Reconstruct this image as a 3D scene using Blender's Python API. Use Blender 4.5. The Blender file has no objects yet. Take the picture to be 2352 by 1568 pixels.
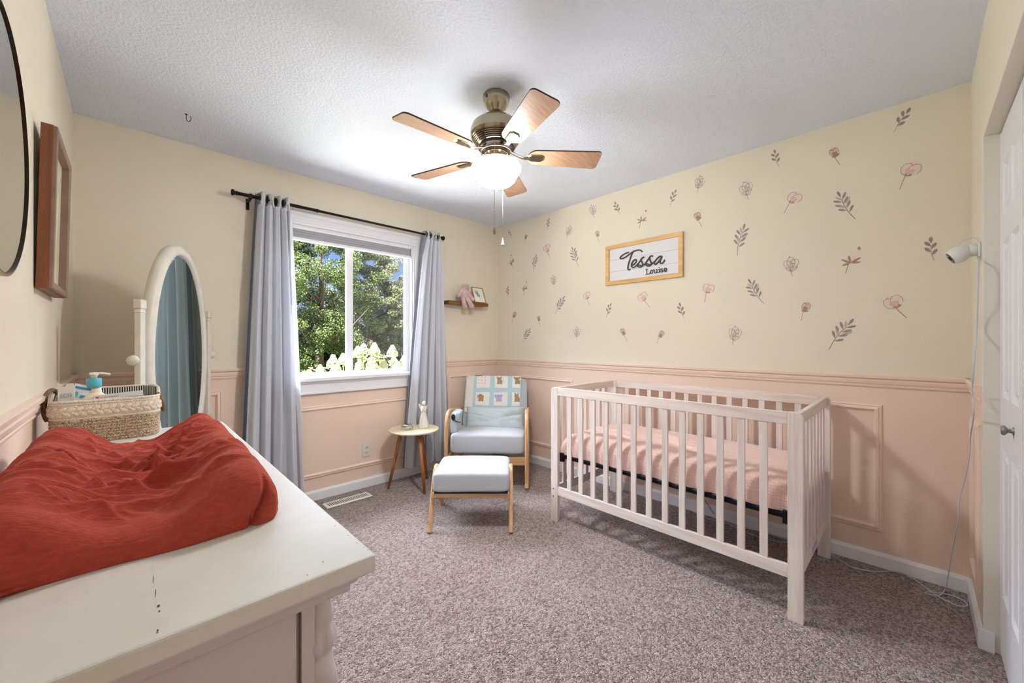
# Nursery: window wall, decal wall, crib, rocking chair, dresser, fan.  Metres; X runs along the window wall, Y towards it.
import bpy, bmesh, math, random
import numpy as np
from mathutils import Vector, Matrix, noise
PI = math.pi
scene = bpy.context.scene
COL = scene.collection
random.seed(7); rng = np.random.default_rng(11)

# ------------------------------------------------------------------ room
XR, YW, XL, YC, H = 2.875, 3.183, -0.224, -0.18, 2.44
CAMZ, YAW, FPX, HOR = 1.199, 0.7702, 902.7, 785.3
Fv = Vector((math.sin(YAW), math.cos(YAW), 0)); Rv = Vector((math.cos(YAW), -math.sin(YAW), 0))
EYE = Vector((0, 0, CAMZ))
def ray(x, y): return Fv + Rv*((x-1176)/FPX) + Vector((0, 0, (HOR-y)/FPX))
def onR(x, y, X=XR): d = ray(x, y); return EYE + d*(X/d.x)      # measured point on the decal wall
def onW(x, y, Y=YW): d = ray(x, y); return EYE + d*(Y/d.y)      # measured point on the window wall
def onZ(x, y, z=0.0): d = ray(x, y); return EYE + d*((z-CAMZ)/d.z)
def spot(lat, dep, z=0.0): return Fv*dep + Rv*lat + Vector((0, 0, z))

# ------------------------------------------------------------------ materials
def lin(c):
    return tuple(((v/255)/12.92 if v/255 <= .04045 else ((v/255+.055)/1.055)**2.4) for v in c[:3]) + (1.0,)
class NT:
    def __init__(s, name):
        m = bpy.data.materials.new(name); m.use_nodes = True
        s.m = m; s.t = m.node_tree; s.n = s.t.nodes; s.b = s.n['Principled BSDF']; s.tc = None
    def new(s, k, **kw):
        n = s.n.new(k)
        for a, v in kw.items():
            if a in n.inputs: n.inputs[a].default_value = v
            else: setattr(n, a, v)
        return n
    def link(s, a, b): s.t.links.new(a, b)
    def co(s, scale=(1, 1, 1), rot=(0, 0, 0)):
        if not s.tc: s.tc = s.new('ShaderNodeTexCoord')
        mp = s.new('ShaderNodeMapping'); mp.inputs['Scale'].default_value = scale; mp.inputs['Rotation'].default_value = rot
        s.link(s.tc.outputs['Object'], mp.inputs[0]); return mp.outputs[0]
    def noise(s, scale, vec=None, detail=3, rough=.55):
        n = s.new('ShaderNodeTexNoise'); n.inputs['Scale'].default_value = scale; n.inputs['Detail'].default_value = detail
        n.inputs['Roughness'].default_value = rough
        s.link(vec if vec is not None else s.co(), n.inputs['Vector']); return n.outputs['Fac']
    def ramp(s, fac, stops):
        r = s.new('ShaderNodeValToRGB'); el = r.color_ramp.elements
        while len(el) < len(stops): el.new(.5)
        for e, (p, c) in zip(el, stops): e.position = p; e.color = lin(c) if max(c) > 1 else tuple(c)+(1,)
        s.link(fac, r.inputs[0]); return r.outputs[0]
    def bump(s, h, strength=.3, dist=.002, prev=None):
        b = s.new('ShaderNodeBump'); b.inputs['Strength'].default_value = strength; b.inputs['Distance'].default_value = dist
        s.link(h, b.inputs['Height'])
        if prev is not None: s.link(prev, b.inputs['Normal'])
        s.link(b.outputs[0], s.b.inputs['Normal']); return b.outputs[0]
    def mix(s, fac, a, b, mode='MIX'):
        n = s.new('ShaderNodeMix'); n.data_type = 'RGBA'; n.blend_type = mode
        if isinstance(fac, (int, float)): n.inputs[0].default_value = fac
        else: s.link(fac, n.inputs[0])
        for k, v in ((6, a), (7, b)):
            if isinstance(v, tuple): n.inputs[k].default_value = lin(v)
            else: s.link(v, n.inputs[k])
        return n.outputs[2]
    def math(s, op, a, b=0.0, clamp=False):
        n = s.new('ShaderNodeMath'); n.operation = op; n.use_clamp = clamp
        for k, v in ((0, a), (1, b)):
            if isinstance(v, (int, float)): n.inputs[k].default_value = v
            else: s.link(v, n.inputs[k])
        return n.outputs[0]
    def color(s, c):
        if isinstance(c, tuple): s.b.inputs['Base Color'].default_value = lin(c)
        else: s.link(c, s.b.inputs['Base Color'])
def plain(name, c, rough=.5, metal=0.0, bump=None, var=0.0, spec=.5):
    t = NT(name); t.b.inputs['Roughness'].default_value = rough; t.b.inputs['Metallic'].default_value = metal
    t.b.inputs['Specular IOR Level'].default_value = spec
    if var:
        d = tuple(max(0, int(v*(1-var))) for v in c)
        t.color(t.ramp(t.noise(18, detail=4), [(.3, d), (.7, c)]))
    else: t.color(c)
    if bump: t.bump(t.noise(bump[0], detail=4), bump[1], bump[2])
    return t.m
def wood(name, c1, c2, axis='z', scale=9, rough=.45, stretch=14):
    t = NT(name); sc = {'x': (1, stretch, stretch), 'y': (stretch, 1, stretch), 'z': (stretch, stretch, 1)}[axis]
    v = t.co(sc); n = t.noise(scale*.35, v, 5, .6)
    t.color(t.ramp(n, [(.34, c1), (.62, c2)])); t.b.inputs['Roughness'].default_value = rough
    t.bump(n, .15, .001); return t.m
def fabric(name, c, weave=900, rough=.85, var=.06, strength=.25, sheen=.2):
    t = NT(name); t.b.inputs['Roughness'].default_value = rough
    d = tuple(int(v*(1-var)) for v in c)
    t.color(t.ramp(t.noise(weave*.5, detail=2), [(.35, d), (.65, c)]))
    t.b.inputs['Sheen Weight'].default_value = sheen; t.b.inputs['Specular IOR Level'].default_value = .2
    t.bump(t.noise(weave, detail=2), strength, .0008); return t.m

# ------------------------------------------------------------------ geometry helpers
def tag(o, label=None, cat=None, group=None, kind=None):
    if label: o['label'] = label
    if cat: o['category'] = cat
    if group: o['group'] = group
    if kind: o['kind'] = kind
    return o
def empty(name, loc=(0, 0, 0), rz=0.0, label=None, cat=None, group=None):
    o = bpy.data.objects.new(name, None); COL.objects.link(o)
    o.location = loc; o.rotation_euler = (0, 0, rz); o.empty_display_size = .05
    return tag(o, label, cat, group)
class MB:
    def __init__(s): s.bm = bmesh.new(); s.k = 0
    def _add(s, vs, fs, M=None):
        vv = [s.bm.verts.new((M @ Vector(v)) if M is not None else v) for v in vs]
        out = []
        for f in fs:
            try: out.append(s.bm.faces.new([vv[i] for i in f]))
            except ValueError: pass
        return out
    def box(s, x0, x1, y0, y1, z0, z1, M=None):
        v = [(x0, y0, z0), (x1, y0, z0), (x1, y1, z0), (x0, y1, z0), (x0, y0, z1), (x1, y0, z1), (x1, y1, z1), (x0, y1, z1)]
        s._add(v, [(3, 2, 1, 0), (4, 5, 6, 7), (0, 1, 5, 4), (1, 2, 6, 5), (2, 3, 7, 6), (3, 0, 4, 7)], M); return s
    def lathe(s, prof, n=32, M=None, cap=True):
        vs = []; fs = []
        for r, z in prof:
            for k in range(n): a = 2*PI*k/n; vs.append((r*math.cos(a), r*math.sin(a), z))
        for i in range(len(prof)-1):
            for k in range(n):
                a, b = i*n+k, i*n+(k+1) % n; fs.append((a, b, b+n, a+n))
        if cap: fs.append(tuple(range(n-1, -1, -1))); fs.append(tuple((len(prof)-1)*n+k for k in range(n)))
        s._add(vs, fs, M); return s
    def cyl(s, p0, p1, r0, r1=None, n=16):
        p0, p1 = Vector(p0), Vector(p1); r1 = r0 if r1 is None else r1; d = p1-p0
        M = Matrix.Translation(p0) @ d.to_track_quat('Z', 'Y').to_matrix().to_4x4()
        return s.lathe([(r0, 0), (r1, d.length)], n, M)
    def sweep(s, pts, prof, closed=False, up=(0, 0, 1), scales=None):
        pts = [Vector(p) for p in pts]; n = len(pts); m = len(prof); vs = []; fs = []; up = Vector(up) if up is not None else None; last = None
        for i, p in enumerate(pts):
            a = pts[(i-1) % n] if (closed or i > 0) else pts[0]; b = pts[(i+1) % n] if (closed or i < n-1) else pts[-1]
            t = (b-a).normalized()
            if up is not None:
                side = t.cross(up)
                if side.length < .05: side = last if last is not None else t.cross(Vector((0, 1, 0)))
            else: side = (last-t*last.dot(t)) if last is not None else t.orthogonal()
            side.normalize(); last = side; u = side.cross(t).normalized(); k = scales[i] if scales else 1
            for (q, w) in prof: vs.append(p + side*q*k + u*w*k)
        for i in range(n if closed else n-1):
            j = (i+1) % n
            for k in range(m): k2 = (k+1) % m; fs.append((i*m+k, j*m+k, j*m+k2, i*m+k2))
        if not closed: fs.append(tuple(range(m))); fs.append(tuple((n-1)*m+k for k in range(m-1, -1, -1)))
        s._add(vs, fs); return s
    def tube(s, pts, r, n=8, closed=False, scales=None, up=None):
        return s.sweep(pts, [(r*math.cos(2*PI*k/n), r*math.sin(2*PI*k/n)) for k in range(n)], closed, up, scales)
    def rect(s, pts, w, h, closed=False, up=(0, 0, 1), c=.25):
        cx, cy = min(w, h)*c, min(w, h)*c; a, b = w/2, h/2
        return s.sweep(pts, [(-a+cx, -b), (a-cx, -b), (a, -b+cy), (a, b-cy), (a-cx, b), (-a+cx, b), (-a, b-cy), (-a, -b+cy)], closed, up)
    def ell(s, c, r, rot=(0, 0, 0), n=20, e=1.0, e2=None):
        e2 = e if e2 is None else e2
        from mathutils import Euler
        M = Matrix.Translation(c) @ Euler(rot).to_matrix().to_4x4(); vs = []; fs = []; m = n//2
        pw = lambda v, k: math.copysign(abs(v)**k, v)
        for i in range(m+1):
            ph = -PI/2 + PI*i/m
            for k in range(n):
                th = 2*PI*k/n
                vs.append((r[0]*pw(math.cos(ph), e2)*pw(math.cos(th), e), r[1]*pw(math.cos(ph), e2)*pw(math.sin(th), e), r[2]*pw(math.sin(ph), e2)))
        for i in range(m):
            for k in range(n):
                a, b = i*n+k, i*n+(k+1) % n; fs.append((a, b, b+n, a+n))
        s._add(vs, fs, M); return s
    def capsule(s, p0, p1, r0, r1, n=16):
        s.ell(p0, (r0,)*3, n=n); s.ell(p1, (r1,)*3, n=n); return s.cyl(p0, p1, r0, r1, n)
    def poly(s, pts, thick, mp):          # 2D outline -> thin slab through the mapping mp(u, v, d)
        n = len(pts); s.k += 1; thick += (s.k-1)*2.5e-5; vs = [mp(u, v, 0) for u, v in pts]+[mp(u, v, thick) for u, v in pts]
        s._add(vs, [tuple(range(n-1, -1, -1)), tuple(range(n, 2*n))]+[(i, (i+1) % n, n+(i+1) % n, n+i) for i in range(n)]); return s
    def ring(s, u0, u1, v0, v1, prof, mp):  # rectangular frame; prof = [(inset, depth)...]
        vs = []; fs = []; m = len(prof)
        for i, d in prof:
            for (u, v) in ((u0+i, v0+i), (u1-i, v0+i), (u1-i, v1-i), (u0+i, v1-i)): vs.append(mp(u, v, d))
        for j in range(m):
            a, b = j*4, ((j+1) % m)*4
            for k in range(4): fs.append((a+k, a+(k+1) % 4, b+(k+1) % 4, b+k))
        s._add(vs, fs); return s
    def strip(s, a0, a1, prof, mp):       # straight moulding; prof = [(z, depth)...] closed
        vs = [mp(a0, z, d) for z, d in prof]+[mp(a1, z, d) for z, d in prof]; n = len(prof)
        s._add(vs, [tuple(range(n)), tuple(range(2*n-1, n-1, -1))]+[(i, (i+1) % n, n+(i+1) % n, n+i) for i in range(n)]); return s
    def grid(s, P, nu, nv, closed_u=False):
        vs = list(P); fs = []
        for j in range(nv-1):
            for i in range(nu if closed_u else nu-1):
                a, b = j*nu+i, j*nu+(i+1) % nu; fs.append((a, b, b+nu, a+nu))
        s._add(vs, fs); return s
    def build(s, name, mat, parent=None, smooth=False, bevel=0.0, seg=2, sub=0, solid=0.0, weld=False):
        if weld: bmesh.ops.remove_doubles(s.bm, verts=s.bm.verts, dist=1e-5)
        bmesh.ops.recalc_face_normals(s.bm, faces=s.bm.faces)
        me = bpy.data.meshes.new(name); s.bm.to_mesh(me); s.bm.free()
        for x in (mat if isinstance(mat, (list, tuple)) else [mat]): me.materials.append(x)
        if smooth: me.polygons.foreach_set('use_smooth', [True]*len(me.polygons))
        o = bpy.data.objects.new(name, me); COL.objects.link(o)
        if parent is not None: o.parent = parent
        if solid: q = o.modifiers.new('solid', 'SOLIDIFY'); q.thickness = solid; q.offset = 0
        if bevel: q = o.modifiers.new('bevel', 'BEVEL'); q.width = bevel; q.segments = seg; q.limit_method = 'ANGLE'; q.angle_limit = .7
        if sub: q = o.modifiers.new('sub', 'SUBSURF'); q.levels = sub; q.render_levels = sub
        if smooth and bevel:
            pass
        return o
def smooth_path(pts, k=8, closed=False):
    pts = [Vector(p) for p in pts]; out = []; n = len(pts)
    for i in range(n if closed else n-1):
        p0 = pts[(i-1) % n] if closed or i > 0 else pts[0]; p1 = pts[i]; p2 = pts[(i+1) % n]
        p3 = pts[(i+2) % n] if closed or i < n-2 else pts[-1]
        for j in range(k):
            t = j/k; out.append(.5*((2*p1)+(p2-p0)*t+(2*p0-5*p1+4*p2-p3)*t*t+(-p0+3*p1-3*p2+p3)*t*t*t))
    if not closed: out.append(pts[-1])
    return out
def text_mesh(mb, body, size, mp, center=True, squash=1.0):
    cu = bpy.data.curves.new('t', 'FONT'); cu.body = body; cu.size = size; cu.resolution_u = 3
    if center: cu.align_x = 'CENTER'
    ob = bpy.data.objects.new('t', cu); COL.objects.link(ob)
    dg = bpy.context.evaluated_depsgraph_get(); me = bpy.data.meshes.new_from_object(ob.evaluated_get(dg))
    mb._add([mp(v.co.x*squash, v.co.y, 0) for v in me.vertices], [tuple(p.vertices) for p in me.polygons])
    bpy.data.objects.remove(ob); bpy.data.curves.remove(cu); bpy.data.meshes.remove(me)
wR = lambda y, z, d: (XR-d, y, z)
wW = lambda x, z, d: (x, YW-d, z)
wC = lambda x, z, d: (x, YC+d, z)
wL = lambda y, z, d: (XL+d, y, z)
def sm(t): t = max(0, min(1, t)); return t*t*(3-2*t)
LAMP, SKYGLOW, SKYBASE, SUN, EXPO = 55.0, 12.0, .40, 30.0, 1.55
# ------------------------------------------------------------------ setting
def wall_paint():
    t = NT('two_tone_wall_paint'); g = t.new('ShaderNodeNewGeometry'); sx = t.new('ShaderNodeSeparateXYZ'); t.link(g.outputs['Position'], sx.inputs[0])
    up = t.math('GREATER_THAN', sx.outputs[2], .995)
    t.color(t.mix(up, (240, 216, 198), (232, 223, 204)))
    t.b.inputs['Roughness'].default_value = .62; t.b.inputs['Specular IOR Level'].default_value = .3
    t.bump(t.noise(170, detail=3, rough=.5), .42, .0025); return t.m
M_wall = wall_paint()
M_pink = plain('pink_trim_paint', (241, 217, 201), .42)
M_white = plain('white_trim_paint', (240, 240, 242), .4)
M_whitevinyl = plain('white_vinyl', (238, 239, 242), .35)
M_door = plain('white_door_paint', (236, 237, 240), .38)
def ceil_paint():
    t = NT('textured_ceiling_paint'); t.color((232, 239, 251)); t.b.inputs['Roughness'].default_value = .9
    t.b.inputs['Specular IOR Level'].default_value = .2
    n = t.noise(75, detail=5, rough=.6); r = t.ramp(n, [(.42, (.0, .0, .0)), (.62, (1., 1., 1.))])
    t.bump(r, .55, .005); return t.m
M_ceil = ceil_paint()
def carpet():
    t = NT('frieze_carpet'); v = t.co(); vo = t.new('ShaderNodeTexVoronoi'); vo.inputs['Scale'].default_value = 125; vo.inputs['Randomness'].default_value = 1
    w = t.new('ShaderNodeMix'); w.data_type = 'RGBA'; w.inputs[0].default_value = .02
    nz = t.new('ShaderNodeTexNoise'); nz.inputs['Scale'].default_value = 60; t.link(v, nz.inputs['Vector'])
    t.link(v, w.inputs[6]); t.link(nz.outputs['Color'], w.inputs[7]); t.link(w.outputs[2], vo.inputs['Vector'])
    sp = t.new('ShaderNodeSeparateColor'); t.link(vo.outputs['Color'], sp.inputs[0])
    c = t.ramp(sp.outputs[0], [(0, (122, 102, 95)), (.22, (158, 137, 130)), (.55, (192, 173, 167)), (1, (224, 208, 202))])
    big = t.noise(2.2, detail=3); c2 = t.mix(.12, c, t.ramp(big, [(.35, (128, 108, 101)), (.65, (214, 196, 190))]))
    n2 = t.noise(230, detail=2); c3 = t.mix(t.ramp(n2, [(.36, (1., 1., 1.)), (.46, (0., 0., 0.))]), c2, (96, 76, 69))  # last mix: dark flecks put the shade of crevices between tufts into the colour
    t.color(c3); t.b.inputs['Roughness'].default_value = 1; t.b.inputs['Specular IOR Level'].default_value = .05
    t.b.inputs['Sheen Weight'].default_value = .25
    h = t.math('SUBTRACT', t.noise(150, detail=3), t.math('MULTIPLY', vo.outputs['Distance'], .9))
    t.bump(h, 1.0, .012); return t.m
M_carpet = carpet()

tag(MB().box(XL-.15, XR+.15, YC-.9, YW+.12, -.12, 0).build('floor', M_carpet), kind='structure')
tag(MB().box(XL-.15, XR+.15, YC-.9, YW+.12, H, H+.12).build('ceiling', M_ceil), kind='structure')
tag(MB().box(XL-.12, XL, YC-.12, YW, 0, H).build('wall_left', M_wall), kind='structure')
tag(MB().box(XR, XR+.12, YC-.12, YW, 0, H).build('wall_right', M_wall), kind='structure')
OX0, OX1, OZ0, OZ1 = .745, 1.834, .905, 2.067          # window opening
b = MB(); b.box(XL-.12, OX0, YW, YW+.12, 0, H).box(OX1, XR+.12, YW, YW+.12, 0, H).box(OX0, OX1, YW, YW+.12, 0, OZ0).box(OX0, OX1, YW, YW+.12, OZ1, H)
tag(b.build('wall_back', M_wall), kind='structure')
JX, JZ, DY = 2.399, 2.005, -.222                         # closet opening
b = MB(); b.box(JX, XR+.12, YC-.12, YC, 0, H).box(XL-.12, .52, YC-.12, YC, 0, H).box(.52, JX, YC-.12, YC, JZ, H)
tag(b.build('wall_front', M_wall), kind='structure')
b = MB(); b.box(.4, 2.5, YC-.72, YC-.70, 0, H)
tag(b.build('wall_closet', M_wall), kind='structure')

# chair rail, one run per wall
RAIL = [(.958, 0), (.958, .006), (.966, .009), (.969, .006), (.978, .012), (.992, .015), (1.0, .010), (1.006, .022), (1.02, .024), (1.024, .018), (1.024, 0)]
tn = [0]
def trim(mb, mat=None, bevel=.0):
    tn[0] += 1; return tag(mb.build('trim_%d' % tn[0], mat or M_pink, bevel=bevel), kind='structure')
trim(MB().strip(YC, YW, RAIL, wR)); trim(MB().strip(XL, .668, RAIL, wW)); trim(MB().strip(1.911, XR, RAIL, wW))
trim(MB().strip(YC, YW, RAIL, wL)); trim(MB().strip(JX+.02, XR, RAIL, wC)); trim(MB().strip(XL, .5, RAIL, wC))
PF = [(0, 0), (0, .006), (.006, .010), (.010, .006), (.014, .011), (.024, .014), (.030, .007), (.034, .004), (.034, 0)]
for (a0, a1, z0, z1, mp) in ((2.167, 2.84, .186, .862, wR), (1.15, 1.83, .186, .862, wR), (.13, .80, .186, .862, wR),
                             (-.10, .43, .186, .882, wW), (.60, 2.07, .170, .712, wW), (2.215, 2.665, .186, .882, wW),
                             (2.47, 2.78, .186, .862, wC), (-.08, .9, .186, .862, wL), (1.2, 2.9, .186, .862, wL)):
    trim(MB().ring(a0, a1, z0, z1, PF, mp))
BB = [(0, 0), (0, .014), (.060, .014), (.068, .010), (.076, .006), (.076, 0)]
for nm, a0, a1, mp in (('baseboard_right', YC, YW, wR), ('baseboard_back', XL, XR, wW), ('baseboard_left', YC, YW, wL), ('baseboard_front', JX, XR, wC)):
    b = MB().strip(a0, a1, BB, mp)
    if nm == 'baseboard_front': b.strip(XL, .52, BB, mp); b.box(JX-.014, JX, YC-.028, YC+.014, 0, .076)
    tag(b.build(nm, M_white), kind='structure')

trim(MB().box(JX-.004, JX, YC-.115, YC+.0006, .0, JZ).box(.52, JX-.004, YC-.115, YC+.0006, JZ-.004, JZ), plain('off_white_jamb_paint', (232, 226, 214), .5), .002)
# closet doors: six-panel leaves
DP = [(0, 0), (.0, .0), (.012, -.008), (.020, -.008), (.034, -.001), (.034, -.012)]
for i in range(4):
    x1 = JX-.003-i*.468; x0 = x1-.462
    d = MB().box(x0, x1, DY-.03, DY-.012, .012, 1.992)
    mp = lambda u, v, dd: (u, DY+dd, v)
    cols = ((x0+.062, x0+.062+.145), (x1-.062-.145, x1-.062)); rows = ((.25, .80), (.993, 1.57), (1.67, 1.866))
    us = [x0, cols[0][0], cols[0][1], cols[1][0], cols[1][1], x1]; zs = [.012, .25, .80, .993, 1.57, 1.67, 1.866, 1.992]
    for a in range(5):
        for c in range(7):
            u0, u1, v0, v1 = us[a], us[a+1], zs[c], zs[c+1]
            if a in (1, 3) and c in (1, 3, 5):
                for (i0, d0), (i1, d1) in zip(((0, 0), (.012, -.009), (.022, -.009), (.036, -.002)), ((.012, -.009), (.022, -.009), (.036, -.002), (.072, -.002))):
                    q = [mp(u, v, dd) for (u, v, dd) in ((u0+i0, v0+i0, d0), (u1-i0, v0+i0, d0), (u1-i0, v1-i0, d0), (u0+i0, v1-i0, d0),
                         (u0+i1, v0+i1, d1), (u1-i1, v0+i1, d1), (u1-i1, v1-i1, d1), (u0+i1, v1-i1, d1))]
                    d._add(q, [(0, 1, 5, 4), (1, 2, 6, 5), (2, 3, 7, 6), (3, 0, 4, 7)])
                q = [mp(u0+.072, v0+.072, -.002), mp(u1-.072, v0+.072, -.002), mp(u1-.072, v1-.072, -.002), mp(u0+.072, v1-.072, -.002)]; d._add(q, [(0, 1, 2, 3)])
            else: d._add([mp(u0, v0, 0), mp(u1, v0, 0), mp(u1, v1, 0), mp(u0, v1, 0)], [(0, 1, 2, 3)])
    d._add([mp(x0, .012, 0), mp(x0, 1.992, 0), mp(x0, 1.992, -.03), mp(x0, .012, -.03), mp(x1, .012, 0), mp(x1, 1.992, 0), mp(x1, 1.992, -.03), mp(x1, .012, -.03)],
           [(0, 1, 2, 3), (4, 5, 6, 7), (0, 4, 7, 3), (1, 5, 6, 2)])
    dr = tag(d.build('door_%d' % (i+1), M_door), kind='structure')
    if i in (0, 3):
        M_knob = plain('aged_pewter', (150, 146, 140), .45, .6, (120, .5, .002))
        kx = 2.088 if i == 0 else 1.13
        Mk = Matrix.Translation((kx, DY, .905)) @ Matrix.Rotation(-PI/2, 4, 'X')
        k = MB().lathe([(.013, 0), (.013, .002), (.008, .004), (.007, .012), (.012, .016), (.0165, .019), (.0165, .023), (.013, .027), (.003, .028)], 20, Mk)
        kk = k.build('knob', M_knob, dr, smooth=True); kk['label'] = 'grey metal knob'
        if i == 0: bpy.data.objects['door_1']

# ------------------------------------------------------------------ window
M_glass = NT('window_glass'); g = M_glass
fr_ = g.new('ShaderNodeFresnel'); fr_.inputs['IOR'].default_value = 1.09; tp_ = g.new('ShaderNodeBsdfTransparent'); gs_ = g.new('ShaderNodeBsdfGlossy'); gs_.inputs['Roughness'].default_value = .0
mg_ = g.new('ShaderNodeMixShader'); g.link(fr_.outputs[0], mg_.inputs[0]); g.link(tp_.outputs[0], mg_.inputs[1]); g.link(gs_.outputs[0], mg_.inputs[2]); g.link(mg_.outputs[0], g.n['Material Output'].inputs[0])
M_glass = g.m
win = empty('window_1', ((OX0+OX1)/2, YW+.06, OZ0)); win['kind'] = 'structure'
def wp(mb, nm, mat, bevel=0.003, par=None, smooth=False):
    o = mb.build(nm, mat, None, bevel=bevel, smooth=smooth); o.parent = par or win
    if par is None: o.matrix_parent_inverse = Matrix.Translation(-Vector(win.location))
    return o
YG = YW+.075
CAS = [(0, 0), (0, .012), (.006, .018), (.03, .02), (.052, .014), (.06, .018), (.077, .012), (.077, 0)]
b = MB()
for (x0, x1) in ((OX0-.077, OX0), (OX1, OX1+.077)):
    b.box(x0, x1, YW-.016, YW, .93, OZ1+.0)
    b.box(x0+.02, x1-.02, YW-.022, YW, .93, OZ1)
b.box(OX0-.077, OX1+.077, YW-.018, YW, OZ1, 2.157).box(OX0-.077, OX1+.077, YW-.026, YW, 2.128, 2.157).box(OX0-.06, OX1+.06, YW-.022, YW, 2.085, 2.105)
wp(b, 'casing', M_white)
b = MB().box(OX0-.10, OX1+.10, YW-.055, YW+.07, .905, .932); b.box(OX0-.085, OX1+.085, YW-.03, YW, .885, .905)
b.box(OX0-.077, OX1+.077, YW-.018, YW, .806, .886).box(OX0-.077, OX1+.077, YW-.024, YW, .806, .824)
wp(b, 'window_sill', M_white, .004)
b = MB(); jt = .012
b.box(OX0, OX0+jt, YW, YG+.04, .93, OZ1).box(OX1-jt, OX1, YW, YG+.04, .93, OZ1).box(OX0, OX1, YW, YG+.04, OZ1-jt, OZ1)
b.box(OX0, OX1, YG-.03, YG+.04, .93, .944).box(OX0+jt, OX0+.03, YG-.03, YG+.04, .94, OZ1).box(OX1-.03, OX1-jt, YG-.03, YG+.04, .94, OZ1)
wp(b, 'window_frame', M_whitevinyl)
for k, (x0, x1, yy, gx0, gx1) in enumerate(((OX0+.028, 1.316, YG+.015, .79, 1.268), (1.262, OX1-.028, YG-.012, 1.314, 1.785))):
    s0 = MB(); s0.box(x0, gx0, yy-.012, yy+.012, .944, 2.05).box(gx1, x1, yy-.012, yy+.012, .944, 2.05).box(gx0, gx1, yy-.012, yy+.012, .944, .962).box(gx0, gx1, yy-.012, yy+.012, 2.02, 2.05)
    sash = wp(s0, 'sash', M_whitevinyl)
    gl = MB().box(gx0, gx1, yy-.002, yy+.002, .962, 2.02); wp(gl, 'glass', M_glass, 0, sash)
    if k == 1:
        sc_ = NT('insect_screen'); sc_.color((110, 110, 108)); sc_.b.inputs['Roughness'].default_value = 1; tps = sc_.new('ShaderNodeBsdfTransparent'); mxs = sc_.new('ShaderNodeMixShader'); mxs.inputs[0].default_value = .90
        sc_.link(sc_.b.outputs[0], mxs.inputs[1]); sc_.link(tps.outputs[0], mxs.inputs[2]); sc_.link(mxs.outputs[0], sc_.n['Material Output'].inputs[0])
        wp(MB().box(gx0-.01, gx1+.01, yy+.032, yy+.0325, .955, 2.03), 'insect_screen', sc_.m, 0, sash)
        for (lx, lz) in ((1.268, 1.66), (1.268, 1.17)):
            wp(MB().box(lx-.008, lx+.008, yy-.022, yy-.012, lz-.03, lz+.03), 'latch', M_whitevinyl, .003, sash)
        for lx in (1.335, 1.765): wp(MB().box(lx-.014, lx+.014, yy-.018, yy-.012, .966, .982), 'latch', M_whitevinyl, .002, sash)
M_shade = fabric('grey_shade_fabric', (176, 176, 182), 600); M_rail = plain('shade_rail', (240, 240, 242), .4)
bl = empty('window_shade', ((OX0+OX1)/2, YW+.03, 1.96), 0, 'raised grey roller shade with white rails at the top of the window', 'window shade')
def bp(mb, nm, mat, bevel=.002):
    o = mb.build(nm, mat, None, bevel=bevel); o.parent = bl; o.matrix_parent_inverse = Matrix.Translation(-Vector(bl.location)); return o
bp(MB().box(OX0+.016, OX1-.016, YW+.002, YW+.045, 2.036, 2.056), 'headrail', M_rail)
b = MB()
for k in range(3): b.box(OX0+.02, OX1-.02, YW+.004+.002*k, YW+.04, 1.976+k*.020, 1.995+k*.020)
bp(b, 'shade_fabric', M_shade, .0015); bp(MB().box(OX0+.018, OX1-.018, YW+.002, YW+.042, 1.955, 1.975), 'bottom_rail', M_rail)
# ------------------------------------------------------------------ curtain rod and curtains
M_bronze = plain('dark_bronze', (52, 42, 38), .4, .8)
rod = empty('curtain_rod', (1.285, 3.09, 2.17), 0, 'dark bronze curtain rod with round finials above the window', 'curtain rod')
L = Matrix.Translation(-Vector(rod.location))
def rp(mb, nm, smooth=True, bevel=0):
    o = mb.build(nm, M_bronze, rod, smooth=smooth, bevel=bevel); o.matrix_parent_inverse = L; return o
rp(MB().cyl((.50, 3.09, 2.17), (1.0, 3.09, 2.17), .0115).cyl((.99, 3.09, 2.17), (2.075, 3.09, 2.17), .009).cyl((.985, 3.09, 2.17), (.995, 3.09, 2.17), .0135), 'pole')
for x, s in ((.50, -1), (2.075, 1)):
    rp(MB().lathe([(.012, 0), (.015, .003), (.015, .008), (.010, .011), (.014, .016), (.020, .022), (.021, .028), (.017, .034), (.004, .036)], 20,
                  Matrix.Translation((x, 3.09, 2.17)) @ Matrix.Rotation(s*PI/2, 4, 'Y')), 'finial')
for x in (.572, 2.03):
    rp(MB().box(x-.010, x+.010, YW-.004, YW, 2.10, 2.175).box(x-.006, x+.006, 3.10, YW, 2.145, 2.155).box(x-.010, x+.010, 3.075, 3.105, 2.152, 2.158).box(x-.010, x+.010, 3.074, 3.079, 2.152, 2.182).box(x-.010, x+.010, 3.101, 3.106, 2.152, 2.182), 'bracket', False, .0015)
def curtain_mat(name, c, trans, transp=0.0):
    t = NT(name); t.color(c); t.b.inputs['Roughness'].default_value = .85; t.b.inputs['Specular IOR Level'].default_value = .1
    t.bump(t.noise(700, t.co((1, 1, .3)), 2), .15, .0006)
    tr = t.new('ShaderNodeBsdfTranslucent'); tr.inputs[0].default_value = lin(c); mx = t.new('ShaderNodeMixShader'); mx.inputs[0].default_value = trans
    t.link(t.b.outputs[0], mx.inputs[1]); t.link(tr.outputs[0], mx.inputs[2]); out = t.n['Material Output']
    if transp:
        tp = t.new('ShaderNodeBsdfTransparent'); m2 = t.new('ShaderNodeMixShader'); m2.inputs[0].default_value = transp
        t.link(mx.outputs[0], m2.inputs[1]); t.link(tp.outputs[0], m2.inputs[2]); t.link(m2.outputs[0], out.inputs[0])
    else: t.link(mx.outputs[0], out.inputs[0])
    return t.m
M_blackout = curtain_mat('grey_curtain_lining', (158, 160, 170), .15)
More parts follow.
